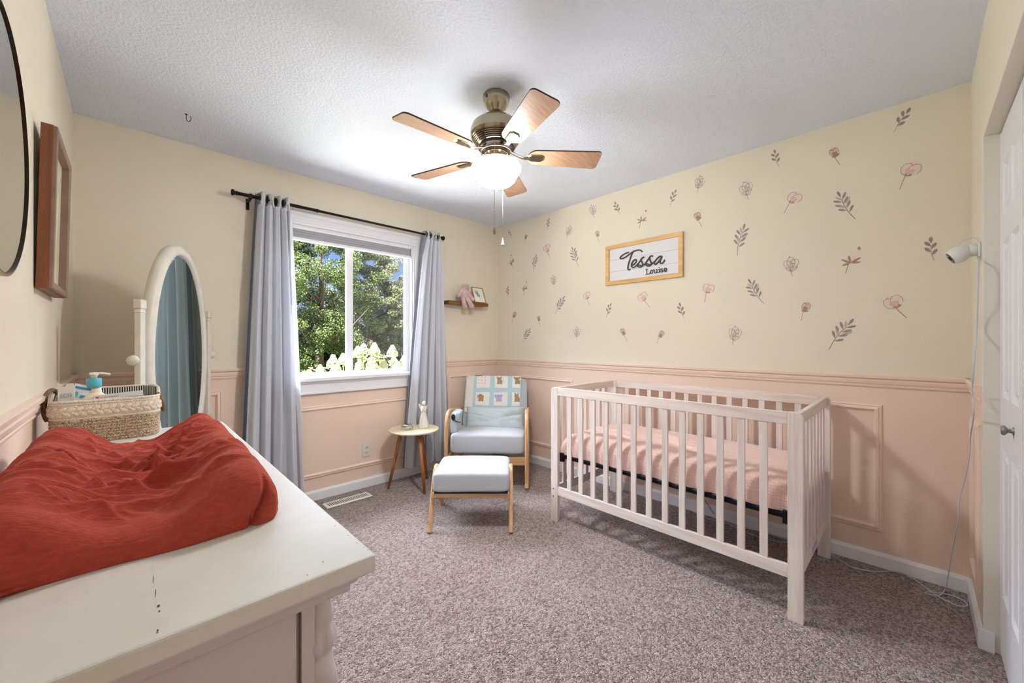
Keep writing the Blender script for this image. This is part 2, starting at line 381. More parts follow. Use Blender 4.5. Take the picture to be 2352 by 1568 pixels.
M_sheer = curtain_mat('pale_sheer', (244, 246, 252), .35, .16)
M_header = curtain_mat('curtain_header', (214, 218, 212), .1)
def drape(top, bot, z0, z1, folds, amp0, amp1, yc, phase, seed, nu=220, nv=60, mid=None):
    P = []
    for j in range(nv):
        t = j/(nv-1); z = z1+(z0-z1)*t; e = t**.8
        a, c = top[0]+(bot[0]-top[0])*e, top[1]+(bot[1]-top[1])*e
        am = amp0+(amp1-amp0)*sm(t*1.4)
        for i in range(nu):
            u = i/(nu-1); w = noise.noise((u*3.1+seed, t*1.2, seed))
            ph = 2*PI*folds*(u+.05*w*t)+phase
            y = yc+am*(math.sin(ph)+.25*math.sin(2.3*ph+seed+t*2))*(.75+.5*noise.noise((u*5, t*1.5, seed+3)))+.012*noise.noise((u*9, t*4, seed+9))*t
            x = a+(c-a)*(u+.018*math.cos(ph)*(1-t*.4))
            P.append((x, y, z))
    return MB().grid(P, nu, nv)
def curtain(nm, top, bot, label, seed, side, grom):
    e = empty(nm, ((top[0]+top[1])/2, 3.09, 2.2), 0, label, 'curtain', 'curtains beside the window'); Li = Matrix.Translation(-Vector(e.location))
    def cp(mb, n, m, solid=0, smooth=True):
        o = mb.build(n, m, e, smooth=smooth, solid=solid); o.matrix_parent_inverse = Li; return o
    w = .02
    cp(drape((top[0]-.012, top[1]-.0), (bot[0]-.025 if side < 0 else bot[0]-.01, bot[1]-.02 if side < 0 else bot[1]+.055), .105, 2.205, 4, .030, .036, 3.100, .3, seed), 'lining_panel', M_blackout)
    cp(drape(top, bot, .11, 2.125, 4.5, .030, .034, 3.068, .9, seed+4), 'sheer_panel', M_sheer)
    cp(drape((top[0]-.004, top[1]+.002), (top[0]-.004, top[1]+.004), 2.115, 2.21, 4, .034, .032, 3.088, .3, seed, 160, 8), 'header_band', M_header)
    for x in grom:
        cp(MB().tube([(x+.0, 3.09+.021*math.cos(a), 2.17+.021*math.sin(a)) for a in np.linspace(0, 2*PI, 20, endpoint=False)], .0045, 8, True, up=(1, 0, 0)), 'grommet', M_bronze)
    return e
curtain('curtain', (.612, .805), (.53, .895), 'pale blue sheer curtain over grey lining, left of the window', 2, -1, (.625, .67, .72, .765))
curtain('curtain', (1.905, 2.065), (1.695, 2.115), 'pale blue sheer curtain over grey lining, right of the window behind the round side table', 8, 1, (1.915, 1.96, 2.01, 2.05))

# ------------------------------------------------------------------ shelf with toy rabbit and small frame
M_walnut = wood('walnut_shelf', (96, 60, 26), (140, 92, 44), 'x', 8)
tag(MB().box(2.15, 2.64, 3.07, YW, 1.562, 1.595).build('wall_shelf', M_walnut, bevel=.003), 'small dark wooden wall shelf in the corner right of the window', 'shelf')
M_plush = plain('pink_plush', (236, 206, 198), .95, 0, (260, .9, .004), .16, .1)
M_plushlight = plain('pale_plush', (232, 205, 200), .95, 0, (260, .9, .004), .12, .1)
def remesh(o, v, it=4):
    q = o.modifiers.new('r', 'REMESH'); q.mode = 'VOXEL'; q.voxel_size = v; q.use_smooth_shade = True
    s = o.modifiers.new('s', 'SMOOTH'); s.iterations = it; s.factor = .6; return o
bu = empty('plush_toy', (2.35, 3.10, 1.595), math.radians(-12), 'pink plush rabbit sitting on the wooden wall shelf with dangling legs', 'soft toy')
b = MB(); b.ell((0, .005, .062), (.052, .04, .066)).ell((.018, .0, .142), (.034, .032, .034)).ell((.018, -.022, .136), (.016, .018, .014))
b.capsule((-.022, -.01, .115), (-.070, -.018, .052), .017, .021)
b.capsule((.03, -.005, .10), (.088, -.012, .028), .017, .021)
b.capsule((-.024, -.035, .020), (-.022, -.062, -.050), .021, .026).capsule((.024, -.035, .02), (.050, -.062, -.044), .022, .027)
remesh(b.build('body', M_plush, bu, smooth=True), .004)
remesh(MB().ell((-.004, -.032, .066), (.031, .012, .042)).build('belly_patch', M_plushlight, bu, smooth=True), .004)
for s in (-1, 1):
    remesh(MB().capsule((.018+s*.026, .004, .165), (.018+s*.044, -.006, .100), .009, .015).build('ear', M_plush, bu, smooth=True), .003)
M_dark = plain('black_plastic', (22, 22, 24), .4)
for s in (-1, 1): MB().ell((.018+s*.012, -.030, .150), (.003,)*3, n=10).build('eye', M_dark, bu, smooth=True)
M_gold = plain('gold_frame', (206, 176, 110), .35, .6); M_paper = plain('paper', (240, 240, 232), .7); M_green = plain('leaf_ink', (86, 104, 88), .8)
pf = empty('picture_frame', (2.545, 3.085, 1.595), 0, 'small gold frame with leaf sprig print leaning on the wall shelf', 'picture frame')
pf.rotation_euler = (math.radians(-20), 0, math.radians(4))
mp0 = lambda u, v, d: (u, -d, v)
MB().ring(-.078, .078, 0, .170, [(0, 0), (0, .012), (.006, .012), (.006, 0)], mp0).build('frame_border', M_gold, pf, bevel=.001)
MB().box(-.07, .07, -.004, -.001, .008, .162).build('mat_board', M_paper, pf)
def sprig(b, mp, base, tip, n, lw, ll, th=.0006, spread=.75, stem=.0012, curve=.0):
    base, tip = Vector(base+(0,)), Vector(tip+(0,)); ax = tip-base; Ln = ax.length; ax.normalize(); nr = Vector((-ax.y, ax.x, 0))
    def c(t): return base+ax*Ln*t+nr*curve*Ln*math.sin(t*PI)
    q = [c(k/6) for k in range(6)]
    for a, d in zip(q[:-1], q[1:]):
        t = (d-a).normalized(); m = Vector((-t.y, t.x, 0))*stem
        b.poly([tuple((a-m)[:2]), tuple((d-m*.8)[:2]), tuple((d+m*.8)[:2]), tuple((a+m)[:2])], th, mp)
    for k in range(n):
        t = .30+.62*k/max(1, n-1); s = 1 if k % 2 else -1
        if k == n-1: s = 0
        o = c(t); dr = (ax*math.cos(spread*s)+nr*math.sin(spread*s)); l = ll*(1-.25*abs(t-.6)); w = Vector((-dr.y, dr.x, 0))
        pts = [o+dr*l*.12, ]
        out = []
        for (f, g) in ((.05, 0), (.25, .45), (.5, .9), (.75, .85), (.92, .45), (1, 0), (.92, -.45), (.75, -.85), (.5, -.9), (.25, -.45)):
            out.append(tuple((o+dr*l*f+w*lw*g)[:2]))
        b.poly(out, th, mp)
b = MB(); sprig(b, lambda u, v, d: (u, -.005-d, v), (.02, .035), (-.03, .125), 9, .004, .032); b.build('leaf_print', M_green, pf)

# outlet and floor vent
M_ivory = plain('ivory_plastic', (226, 222, 208), .4)
ou = empty('power_outlet', (1.404, YW, .31), 0, 'ivory double power outlet on the pink wall below the window', 'power outlet')
MB().box(-.036, .036, -.006, 0, -.058, .058).build('cover_plate', M_ivory, ou, bevel=.002)
for zc in (.022, -.022):
    s = MB().ell((0, -.006, zc), (.017, .003, .015), e=.6).build('socket', M_ivory, ou, smooth=True)
    MB().box(-.008, -.006, -.010, -.008, zc-.003, zc+.007).box(.006, .008, -.010, -.008, zc-.002, zc+.006).cyl((0, -.0085, zc-.008), (0, -.0102, zc-.008), .003).build('socket_slot', M_dark, s)
M_vent = plain('cream_metal', (240, 236, 226), .45)
ve = empty('floor_vent', (1.18, 3.005, .004), 0, 'cream slotted floor vent in the carpet by the window wall', 'floor vent')
b = MB().ring(-.17, .17, -.06, .045, [(0, 0), (.004, .006), (.016, .007), (.018, 0)], lambda u, v, d: (u, v, d)); b.build('vent_frame', M_vent, ve)
b = MB()
for k in range(22): x = -.148+k*.0141; b.box(x-.003, x+.003, -.045, .030, .001, .006)
b.build('vent_slats', M_vent, ve)
MB().box(-.153, .153, -.045, .03, -.001, .001).build('vent_duct', M_dark, ve)
# hook
M_steel = plain('steel', (150, 150, 150), .3, 1)
b = MB(); b.tube([(0, 0, 0), (0, 0, -.018)]+[(.013-.013*math.cos(a), 0, -.024-.015*math.sin(a)*1.1) for a in np.linspace(0, 4.0, 14)], .0016, 8, up=(0, 1, 0)).cyl((0, 0, 0), (0, 0, -.003), .006)
o = b.build('ceiling_hook', plain('dark_steel', (70, 70, 70), .4, .8), None, smooth=True); o.location = (.217, 2.772, H); o.rotation_euler = (0, 0, -YAW)
tag(o, 'small metal screw hook in the ceiling above the oval standing mirror', 'hook')
# ------------------------------------------------------------------ wall decals (thin vinyl on the wall, drawn one by one)
def vinyl(nm, c): return plain(nm, c, .6, 0, None, 0, .3)
V_leaf, V_leafl = vinyl('mauve_grey_ink', (158, 144, 138)), vinyl('pale_grey_ink', (192, 182, 174))
V_rose, V_rosed, V_rosel = vinyl('dusty_rose_ink', (220, 190, 180)), vinyl('deep_rose_ink', (186, 140, 128)), vinyl('blush_ink', (232, 214, 204))
V_brown, V_line = vinyl('brown_ink', (172, 142, 122)), vinyl('fine_line_ink', (184, 166, 156))
def petal(c, ang, l, w):
    d = Vector((math.cos(ang), math.sin(ang))); n = Vector((-d.y, d.x)); return [tuple(Vector(c)+d*l*f+n*w*g) for f, g in
        ((0, 0), (.15, .55), (.4, .95), (.7, .9), (.93, .45), (1, 0), (.93, -.45), (.7, -.9), (.4, -.95), (.15, -.55))]
def outline(b, pts, w, mp, th, closed=True):
    n = len(pts)
    for i in range(n if closed else n-1):
        a, c = Vector(pts[i]), Vector(pts[(i+1) % n]); d = (c-a)
        if d.length < 1e-6: continue
        m = Vector((-d.y, d.x)).normalized()*w; b.poly([tuple(a-m), tuple(c-m), tuple(c+m), tuple(a+m)], th, mp)
def decal(kind, head, foot, label):
    h, f = onR(*head), onR(*foot); c = (h+f)/2; e = empty('wall_decal', (XR, c.y, c.z), 0, label, 'wall decal', 'botanical decals on the cream wall')
    mp = lambda u, v, d: (-d-.0004, -u, v)         # u grows to the right as seen from the room
    hv = Vector((-(h.y-c.y), h.z-c.z)); fv = -hv; ax = (hv-fv); Ln = ax.length; ax.normalize(); n = Vector((-ax.y, ax.x)); th = .0004
    at = lambda t, s=0: tuple(fv+ax*Ln*t+n*Ln*s); ang = math.atan2(ax.y, ax.x)
    if kind in 'SB':
        k = 5 if kind == 'S' else 8; b = MB()
        sprig(b, mp, at(0), at(1 if kind == 'B' else .95), k, Ln*(.075 if kind == 'S' else .042), Ln*(.36 if kind == 'S' else .30), th, .62 if kind == 'S' else .8, Ln*.012, .06)
        b.build('leaves', V_leaf, e)
        if kind == 'B':
            b = MB()
            for t, s in ((.5, .9), (.62, -.8), (.8, .55)): b.poly(petal(at(t), ang+s, Ln*.28, Ln*.035), th*2, mp)
            b.build('pale_leaves', V_leafl, e)
        return
    b = MB(); st = [at(t, .05*math.sin(t*3)) for t in np.linspace(0, .48, 7)]
    for a, d in zip(st[:-1], st[1:]): outline(b, [a, d], Ln*.011, mp, th, False)
    b.build('stem', V_brown if kind in 'DC' else V_rosed if kind == 'R' else V_line, e)
    if kind in 'RC':
        b = MB(); w = 1 if kind == 'R' else .62
        for s, l in ((-.42*w, .44), (.42*w, .44), (0, .5)): b.poly(petal(at(.46), ang+s, Ln*l, Ln*.17*w), th*(2+abs(s)), mp)
        b.build('petals', V_rosel if kind == 'R' else V_rose, e)
        b = MB()
        for s in (-.5, -.2, .2, .5): b.poly(petal(at(.47), ang+s*w, Ln*.25, Ln*.045), th*4, mp)
        b.poly(petal(at(.86, .02), ang+1.3, Ln*.10, Ln*.03), th*5, mp); b.poly(petal(at(.86, -.02), ang-1.6, Ln*.08, Ln*.02), th*5, mp)
        b.build('petal_shading', V_rose if kind == 'R' else V_brown, e)
        b = MB()
        for s in (-1.15, -.75, .75, 1.15): b.poly(petal(at(.45), ang+s, Ln*(.13 if kind == 'R' else .17), Ln*.018), th*6, mp)
        outline(b, petal(at(.46), ang-.42*w, Ln*.44, Ln*.17*w)[2:9], Ln*.005, mp, th*6, False)
        outline(b, petal(at(.46), ang+.42*w, Ln*.44, Ln*.17*w)[1:8], Ln*.005, mp, th*6, False)
        b.build('sepals', V_rosed if kind == 'R' else V_brown, e)
    elif kind == 'O':
        b = MB()
        for s, l, w in ((-.6, .45, .15), (.6, .45, .15), (0, .52, .17), (-.25, .42, .1), (.3, .38, .1)): outline(b, petal(at(.42), ang+s, Ln*l, Ln*w), Ln*.008, mp, th*2)
        for s, l in ((-1.1, .3), (1.1, .3)): outline(b, petal(at(.25), ang+s*.75, Ln*l, Ln*.05), Ln*.008, mp, th*2)
        nf = len(b.bm.faces)
        for t, s in ((.92, .02), (.62, -.06), (.3, .03)): b.poly(petal(at(t, s), ang+s*30, Ln*.07, Ln*.022), th*3, mp)
        b.bm.faces.ensure_lookup_table()
        for q in b.bm.faces[nf:]: q.material_index = 1
        b.build('flower_lines', [V_line, V_leaf], e)
        MB().poly(petal(at(.46), ang+.15, Ln*.42, Ln*.13), th, mp).build('petal_wash', V_rosel, e)
    else:
        b = MB()
        for s, l in ((-1.3, .3), (1.35, .32), (-.75, .34), (.5, .28), (2.2, .26)): b.poly(petal(at(.42), ang+s, Ln*l, Ln*.04), th*3, mp)
        b.build('sepals', V_brown, e)
        b = MB()
        for s, l in ((-.35, .5), (.12, .46)): b.poly(petal(at(.44), ang+s, Ln*l, Ln*.09), th*2, mp)
        b.build('petals', V_rosel, e)
        b = MB(); b.poly(petal(at(.92, -.10), ang+.4, Ln*.13, Ln*.05), th*4, mp); b.build('flower_heart', V_rosed, e)
def crop(ox, oy, s): return lambda x, y: (ox+x/s, oy+y/s)
c1, c2, c3 = crop(1120, 440, 4.126), crop(1480, 360, 3.408), crop(1800, 200, 2.529)
for c, k, hx, hy, fx, fy, lb in (
 (c1, 'S', 205, 375, 232, 437, 'dark leaf sprig decal just right of the ceiling corner, highest in that corner'),
 (c1, 'C', 370, 400, 350, 488, 'tiny rosebud decal beside the highest leaf sprig in the ceiling corner'),
 (c1, 'S', 582, 268, 565, 362, 'narrow leaf sprig decal near the ceiling above a pale pink rosebud'),
 (c1, 'O', 790, 318, 748, 442, 'pale line-drawn flower decal left of the framed name sign, near the ceiling'),
 (c1, 'R', 550, 490, 592, 632, 'pink rosebud decal below the narrow leaf sprig left of the name sign'),
 (c1, 'O', 985, 120, 1012, 248, 'line-drawn flower decal near the ceiling above and left of the name sign'),
 (c1, 'S', 1215, 115, 1258, 217, 'leaf sprig decal close above the left half of the name sign'),
 (c1, 'D', 1490, 178, 1438, 350, 'brown star-shaped flower decal directly above the name sign'),
 (c1, 'C', 1035, 362, 1055, 478, 'small brown rosebud decal left of the upper left corner of the name sign'),
 (c1, 'D', 215, 605, 246, 722, 'brown star-shaped flower decal in the corner below the two pull chains'),
 (c1, 'B', 460, 620, 430, 757, 'leafy branch decal below the pink rosebud near the corner'),
 (c1, 'B', 810, 550, 865, 707, 'leafy branch decal level with the name sign, to its left'),
 (c1, 'D', 360, 852, 345, 977, 'brown star-shaped flower decal level with the wall shelf'),
 (c1, 'O', 622, 788, 632, 908, 'small line-drawn flower decal below and left of the name sign'),
 (c1, 'S', 195, 912, 190, 1002, 'small leaf sprig decal closest to the corner, level with the wall shelf'),
 (c1, 'B', 718, 1018, 643, 1158, 'leafy branch decal below the small line-drawn flower, left of the name sign'),
 (c1, 'R', 930, 938, 966, 1078, 'pink rosebud decal just below and left of the name sign'),
 (c1, 'C', 268, 1128, 230, 1247, 'tilted rosebud decal near the corner above the chair'),
 (c1, 'C', 480, 1168, 498, 1272, 'tiny upright rosebud decal above the left end of the crib'),
 (c1, 'S', 1165, 1078, 1126, 1192, 'leaf sprig decal below the left end of the name sign'),
 (c1, 'R', 1440, 950, 1538, 1095, 'large pale pink rose decal with slanting stem directly below the name sign'),
 (c1, 'B', 395, 1318, 330, 1432, 'leafy branch decal lowest and closest to the corner, above the chair rail'),
 (c1, 'O', 845, 1275, 848, 1407, 'line-drawn flower decal above the left end of the crib near the chair rail'),
 (c1, 'C', 1265, 1288, 1324, 1415, 'brown rosebud decal leaning left, low above the crib'),
 (c2, 'O', 445, 143, 415, 282, 'pink line-drawn flower decal near the ceiling above the right corner of the name sign'),
 (c2, 'S', 242, 278, 202, 387, 'leaf sprig decal just above the right half of the name sign'),
 (c2, 'C', 400, 428, 452, 547, 'brown rosebud decal above the upper right corner of the name sign'),
 (c2, 'O', 782, 190, 818, 337, 'pink line-drawn flower decal near the ceiling, right of the name sign'),
 (c2, 'S', 1025, -35, 1053, 77, 'leaf sprig decal right under the ceiling in the middle of the wall'),
 (c2, 'R', 1215, 262, 1093, 443, 'large pink rosebud decal with long slanting stem below the ceiling sprig'),
 (c2, 'B', 780, 563, 727, 772, 'upright leafy branch decal right of the name sign'),
 (c2, 'O', 1143, 775, 1158, 938, 'large line-drawn flower decal in the middle of the right half of the wall'),
 (c2, 'B', 835, 985, 935, 1148, 'leafy branch decal leaning left, below and right of the name sign'),
 (c2, 'R', 517, 978, 474, 1138, 'pink rosebud decal just below the lower right corner of the name sign'),
 (c2, 'S', 282, 1163, 316, 1273, 'leaf sprig decal below the name sign, right of the large pale rose'),
 (c2, 'C', 1278, 1128, 1230, 1283, 'brown rosebud decal upright, low on the right half of the wall'),
 (c2, 'C', 148, 1352, 100, 1462, 'brown rosebud decal leaning right, low above the middle of the crib'),
 (c2, 'O', 720, 1320, 692, 1473, 'line-drawn flower decal lowest above the right half of the crib'),
 (c3, 'S', 722, 143, 641, 262, 'leaf sprig decal highest and nearest the closet corner'),
 (c3, 'C', 278, 348, 328, 452, 'brown rosebud decal near the ceiling on the right part of the wall'),
 (c3, 'R', 768, 422, 675, 594, 'largest pink rose decal with long stem, high near the closet corner'),
 (c3, 'B', 330, 630, 417, 765, 'wide leafy branch decal leaning left, high on the right part of the wall'),
 (c3, 'D', 425, 932, 361, 1083, 'large brown star-shaped flower decal left of the white wall camera'),
 (c3, 'S', 858, 892, 874, 1008, 'leaf sprig decal right beside the white wall camera'),
 (c3, 'R', 600, 1205, 715, 1340, 'large pale rose decal with slanting stem below the white wall camera'),
 (c3, 'B', 385, 1375, 263, 1523, 'large leafy branch decal lowest on the right part of the wall')):
    decal(k, c(hx, hy), c(fx, fy), lb)

# ------------------------------------------------------------------ framed name sign
M_pine = wood('pine_frame', (206, 160, 96), (232, 192, 130), 'y', 6, .5, 10); M_signw = plain('white_sign_board', (226, 224, 226), .55); M_groove = plain('grey_groove', (150, 148, 150), .8)
M_char = plain('charcoal_letters', (66, 63, 60), .6)
sg = empty('name_sign', (XR, 1.497, 1.672), 0, 'white plank name sign in a light wooden frame on the decal wall', 'sign')
ms = lambda y, z, d: (-d, y-1.497, z-1.672)
MB().ring(1.177, 1.817, 1.672, 1.998, [(0, .002), (0, .022), (.031, .022), (.031, .002)], ms).build('frame_border', M_pine, sg, bevel=.001)
b = MB()
for z0, z1 in ((1.70, 1.7795), (1.781, 1.876), (1.8775, 1.97)): b.poly([(1.205, z0), (1.79, z0), (1.79, z1), (1.205, z1)], .009, ms)
b.build('plank_board', M_signw, sg); MB().poly([(1.205, 1.70), (1.79, 1.70), (1.79, 1.97), (1.205, 1.97)], .006, ms).build('plank_groove', M_groove, sg)
def sgn(x, y): p = onR(1380+x/10.4524, 520+y/10.4524, XR-.012); return (p.y, p.z)
def stroke(b, pts, w, d0, d1, mp, k=6):
    d1 += b.k*3e-4
    P = [Vector(p+(0,)) for p in pts]; P = smooth_path(P, k); n = len(P); L_, R_ = [], []
    for i, p in enumerate(P):
        t = (P[min(n-1, i+1)]-P[max(0, i-1)]); t = t.normalized() if t.length else Vector((1, 0, 0)); m = Vector((-t.y, t.x, 0))*w/2
        L_.append(p+m); R_.append(p-m)
    b.k += 1
    for i in range(n-1):
        d1 += 6e-6
        q = [(L_[i], d0), (L_[i+1], d0), (R_[i+1], d0), (R_[i], d0), (L_[i], d1), (L_[i+1], d1), (R_[i+1], d1), (R_[i], d1)]
        b._add([mp(v.x, v.y, d) for v, d in q], [(0, 1, 2, 3), (4, 5, 6, 7), (0, 1, 5, 4), (3, 2, 6, 7)])
    for p in (P[0], P[-1]):
        c = [(p.x+w/2*math.cos(a), p.y+w/2*math.sin(a)) for a in np.linspace(0, 2*PI, 12, endpoint=False)]
        d1 += 4e-5; b._add([mp(u, v, d1) for u, v in c], [tuple(range(12))])
b = MB()
for pts in ([(675, 620), (600, 645), (520, 690), (470, 740), (475, 772), (530, 765), (610, 725), (690, 665), (770, 610), (850, 575), (920, 565), (970, 580), (992, 608)],
            [(785, 592), (740, 680), (700, 800), (668, 900), (652, 980), (655, 1025), (680, 1042), (708, 1025)],
            [(742, 935), (800, 905), (850, 850), (845, 800), (810, 800), (765, 850), (738, 920), (750, 975), (800, 978), (860, 930), (930, 850), (985, 770), (1025, 735), (1040, 748)],
            [(975, 775), (975, 830), (1005, 890), (1000, 945), (950, 975), (895, 965), (875, 930), (900, 922), (960, 940), (1030, 925), (1090, 860), (1150, 770), (1200, 712), (1235, 705), (1248, 720)],
            [(1178, 745), (1178, 800), (1212, 865), (1208, 915), (1160, 948), (1100, 938), (1078, 905), (1105, 895), (1160, 915), (1230, 895), (1280, 850)],
            [(1468, 722), (1420, 715), (1350, 775), (1295, 850), (1290, 900), (1320, 908), (1380, 855), (1440, 770), (1470, 715)],
            [(1462, 730), (1430, 810), (1425, 865), (1455, 888), (1500, 865), (1535, 805)]):
    stroke(b, [sgn(*p) for p in pts], .0098, .009, .016, ms)
b.build('script_lettering', M_char, sg)
b = MB(); Wd = .0052
for pts in ([(1100, 1025), (1105, 1142)], [(1078, 1030), (1130, 1022)], [(1080, 1146), (1175, 1134), (1180, 1100)],
            [(1215, 1050), (1192, 1080), (1205, 1125), (1235, 1122), (1250, 1085), (1238, 1050), (1215, 1050)],
            [(1262, 1045), (1285, 1042), (1285, 1095), (1300, 1118), (1330, 1105), (1345, 1080)], [(1330, 1037), (1347, 1034), (1352, 1108), (1368, 1106)],
            [(1390, 1030), (1405, 1027), (1408, 1098)], [(1390, 1101), (1425, 1096)], [(1403, 985), (1404, 992)],
            [(1485, 1030), (1465, 1012), (1440, 1025), (1445, 1048), (1475, 1055), (1488, 1080), (1462, 1096), (1438, 1080)],
            [(1525, 1050), (1580, 1038), (1575, 1005), (1545, 1000), (1520, 1030), (1525, 1072), (1555, 1085), (1585, 1065)]):
    stroke(b, [sgn(*p) for p in pts], Wd, .009, .014, ms, 4)
b.build('serif_lettering', M_char, sg)

# ------------------------------------------------------------------ wall camera, cord
M_cam = plain('white_camera_plastic', (226, 226, 222), .35); M_lens = plain('camera_face', (74, 66, 60), .25); M_cord = plain('pale_cord', (205, 208, 220), .5)
cam = empty('wall_camera', (2.485, YC, 1.575), 0, 'white baby monitor camera on the closet wall with a dark lens face', 'camera')
Mc = Matrix.Rotation(-PI/2, 4, 'X')
MB().box(-.022, .022, 0, .008, -.03, .03).build('mount_plate', M_cam, cam, bevel=.004, seg=3)
MB().lathe([(.022, .008), (.024, .012), (.0245, .028), (.020, .032)], 28, Mc).build('mount_neck', M_cam, cam, smooth=True)
Mh = Matrix.Translation((0, .036, .004)) @ Vector((-.10, .84, -.50)).to_track_quat('Z', 'Y').to_matrix().to_4x4() @ Matrix.Scale(1.12, 4)
MB().lathe([(.018, -.006), (.023, .0), (.029, .012), (.031, .024), (.030, .036), (.026, .046), (.0245, .049)], 32, Mh).build('camera_head', M_cam, cam, smooth=True)
MB().lathe([(.0235, .0485), (.0225, .0495), (.010, .0496), (.001, .0497)], 32, Mh).build('lens_face', M_lens, cam, smooth=True)
MB().lathe([(.008, .0497), (.008, .0515), (.001, .0517)], 20, Mh).build('lens', M_dark, cam, smooth=True)
MB().tube(smooth_path([(-.01, .060, .028), (-.004, .048, .043), (0, .028, .052), (0, .010, .046), (0, .004, .026)], 6), .0018, 8).build('short_lead', M_cord, cam, smooth=True)
pts = [(2.485, YC+.008, 1.545)]+[tuple(onW(x, y, Y)) for x, y, Y in ((2247, 605, YC+.014), (2246, 680, YC+.016), (2243, 760, YC+.018), (2237, 840, YC+.03), (2233, 900, YC+.03), (2237, 950, YC+.026))]
pts += [tuple(onR(x, y, X)) for x, y, X in ((2229, 1000, 2.60), (2226, 1050, 2.62), (2216, 1100, 2.65), (2203, 1150, 2.68), (2200, 1200, 2.69), (2190, 1250, 2.72), (2181, 1300, 2.75), (2175, 1340, 2.775))]
pts += [tuple(onZ(x, y, .008)) for x, y in ((2170, 1355), (2155, 1368), (2125, 1361), (2140, 1359), (2190, 1368), (2222, 1386), (2205, 1392), (2160, 1372), (2130, 1352), (2100, 1330), (2060, 1312), (2010, 1312), (1960, 1303), (1925, 1283))]
pts += [(2.86, .42, .008), (2.84, .7, .008), (2.80, .95, .008), (2.84, 1.1, .008)]
tag(MB().tube(smooth_path(pts, 6), .0024, 8).build('camera_cable', M_cord, smooth=True), 'pale camera cord hanging down the closet wall and looping on the carpet', 'cord')
pts = [tuple(onZ(x, y, .008)) for x, y in ((1560, 1150), (1640, 1172), (1680, 1206), (1730, 1228), (1790, 1244), (1830, 1243))]
tag(MB().tube(smooth_path(pts, 6), .0022, 8).build('loose_cable', M_cord, smooth=True), 'thin pale cable lying on the carpet under the crib', 'cable')
tag(MB().tube(smooth_path([tuple(onR(x, y, 2.855)) for x, y in ((1619, 1148), (1627, 1160), (1634, 1172), (1640, 1180))], 6), .0018, 8).build('dark_cable', M_dark, smooth=True), 'short dark cable hanging by the wall behind the crib', 'cable')
# ------------------------------------------------------------------ left wall: round mirror, box frame
def mirror_glass(nm, c):
    t = NT(nm); t.color(c); t.b.inputs['Metallic'].default_value = 1; t.b.inputs['Roughness'].default_value = .015; return t.m
M_mir = mirror_glass('silvered_glass', (226, 228, 224)); M_blackedge = plain('black_gold_edge', (58, 46, 36), .3, .7); M_brass = plain('pale_brass', (176, 156, 112), .35, .8)
rm = empty('round_mirror', (XL+.002, 1.427, 1.652), 0, 'round wall mirror with thin dark gold rim on the left wall', 'mirror')
My = Matrix.Rotation(PI/2, 4, 'Y')
MB().lathe([(.292, 0), (.304, 0), (.304, .017), (.298, .0185), (.298, .014), (.292, .014)], 96, My, cap=False).build('mirror_rim', M_brass, rm, smooth=False, bevel=.0)
MB().lathe([(.2985, .0145), (.2985, .0185), (.2960, .0185), (.2960, .0145)], 96, My, cap=False).build('inner_rim', M_blackedge, rm)
MB().lathe([(.296, .010), (.296, .0145), (.0001, .0145)], 96, My, cap=True).build('mirror_glass', M_mir, rm)
M_oak = wood('red_brown_wood', (108, 60, 34), (138, 82, 48), 'z', 10, .45, 16); M_oakr = plain('worn_frame_face', (150, 122, 108), .5, 0, None, .12)
M_art = NT('faded_botanical_print'); t = M_art; t.color(t.ramp(t.noise(14, t.co((1, 2.2, .6)), 4), [(.44, (226, 222, 198)), (.58, (206, 204, 158)), (.66, (226, 222, 200))])); t.b.inputs['Roughness'].default_value = .3; M_art = t.m
bf = empty('framed_art', (XL+.004, 2.175, 1.374), 0, 'deep reddish wooden box frame with a pale print on the left wall', 'framed picture')
bf.rotation_euler = (0, math.radians(1.2), 0)
mb_ = lambda y, z, d: (d, y, z)
MB().ring(-.205, .205, 0, .537, [(0, .0), (0, .028), (.003, .0285), (.003, .0)], mb_).build('frame_side', M_oak, bf, bevel=.001)
MB().ring(-.203, .203, .002, .535, [(0, .028), (0, .036), (.004, .038), (.022, .037), (.025, .034), (.025, .012), (.02, .012)], mb_).build('frame_face', M_oakr, bf)
MB().box(.010, .014, -.185, .185, .02, .517).build('art_print', M_art, bf)
MB().tube([(-.002, -.1, .40), (-.006, 0, .46), (-.002, .1, .40)], .001, 6).build('hanging_wire', M_steel, bf)

# ------------------------------------------------------------------ oval cheval mirror
M_cream = plain('cream_painted_wood', (232, 226, 212), .4, 0, None, .05); M_tint = mirror_glass('blue_tinted_glass', (172, 196, 192)); M_bev = mirror_glass('bevelled_glass_edge', (190, 212, 224))
cm = empty('standing_mirror', (.183, 2.695, 0), math.radians(64.4), 'oval white standing mirror on two posts beyond the dresser', 'mirror')
for s in (-1, 1):
    b = MB(); b.box(s*.310-.017, s*.310+.017, -.012, .012, .06, 1.345)
    b.box(s*.310-.020, s*.310+.020, -.015, .015, 1.345, 1.385).box(s*.310-.0185, s*.310+.0185, -.0135, .0135, 1.325, 1.335)
    b.build('post', M_cream, cm, bevel=.004, seg=2)
    MB().lathe([(.006, 0), (.006, .012), (.018, .018), (.023, .028), (.018, .038), (.004, .042)], 24, Matrix.Translation((s*.327, 0, 1.12)) @ Matrix.Rotation(s*PI/2, 4, 'Y')).build('knob', M_cream, cm, smooth=True)
    MB().rect(smooth_path([(s*.307, -.24, .02), (s*.307, -.17, .05), (s*.307, 0, .10), (s*.307, .17, .05), (s*.307, .24, .02)], 6), .03, .035).build('foot', M_cream, cm)
MB().box(-.295, .295, -.012, .012, .20, .26).build('stretcher', M_cream, cm, bevel=.004)
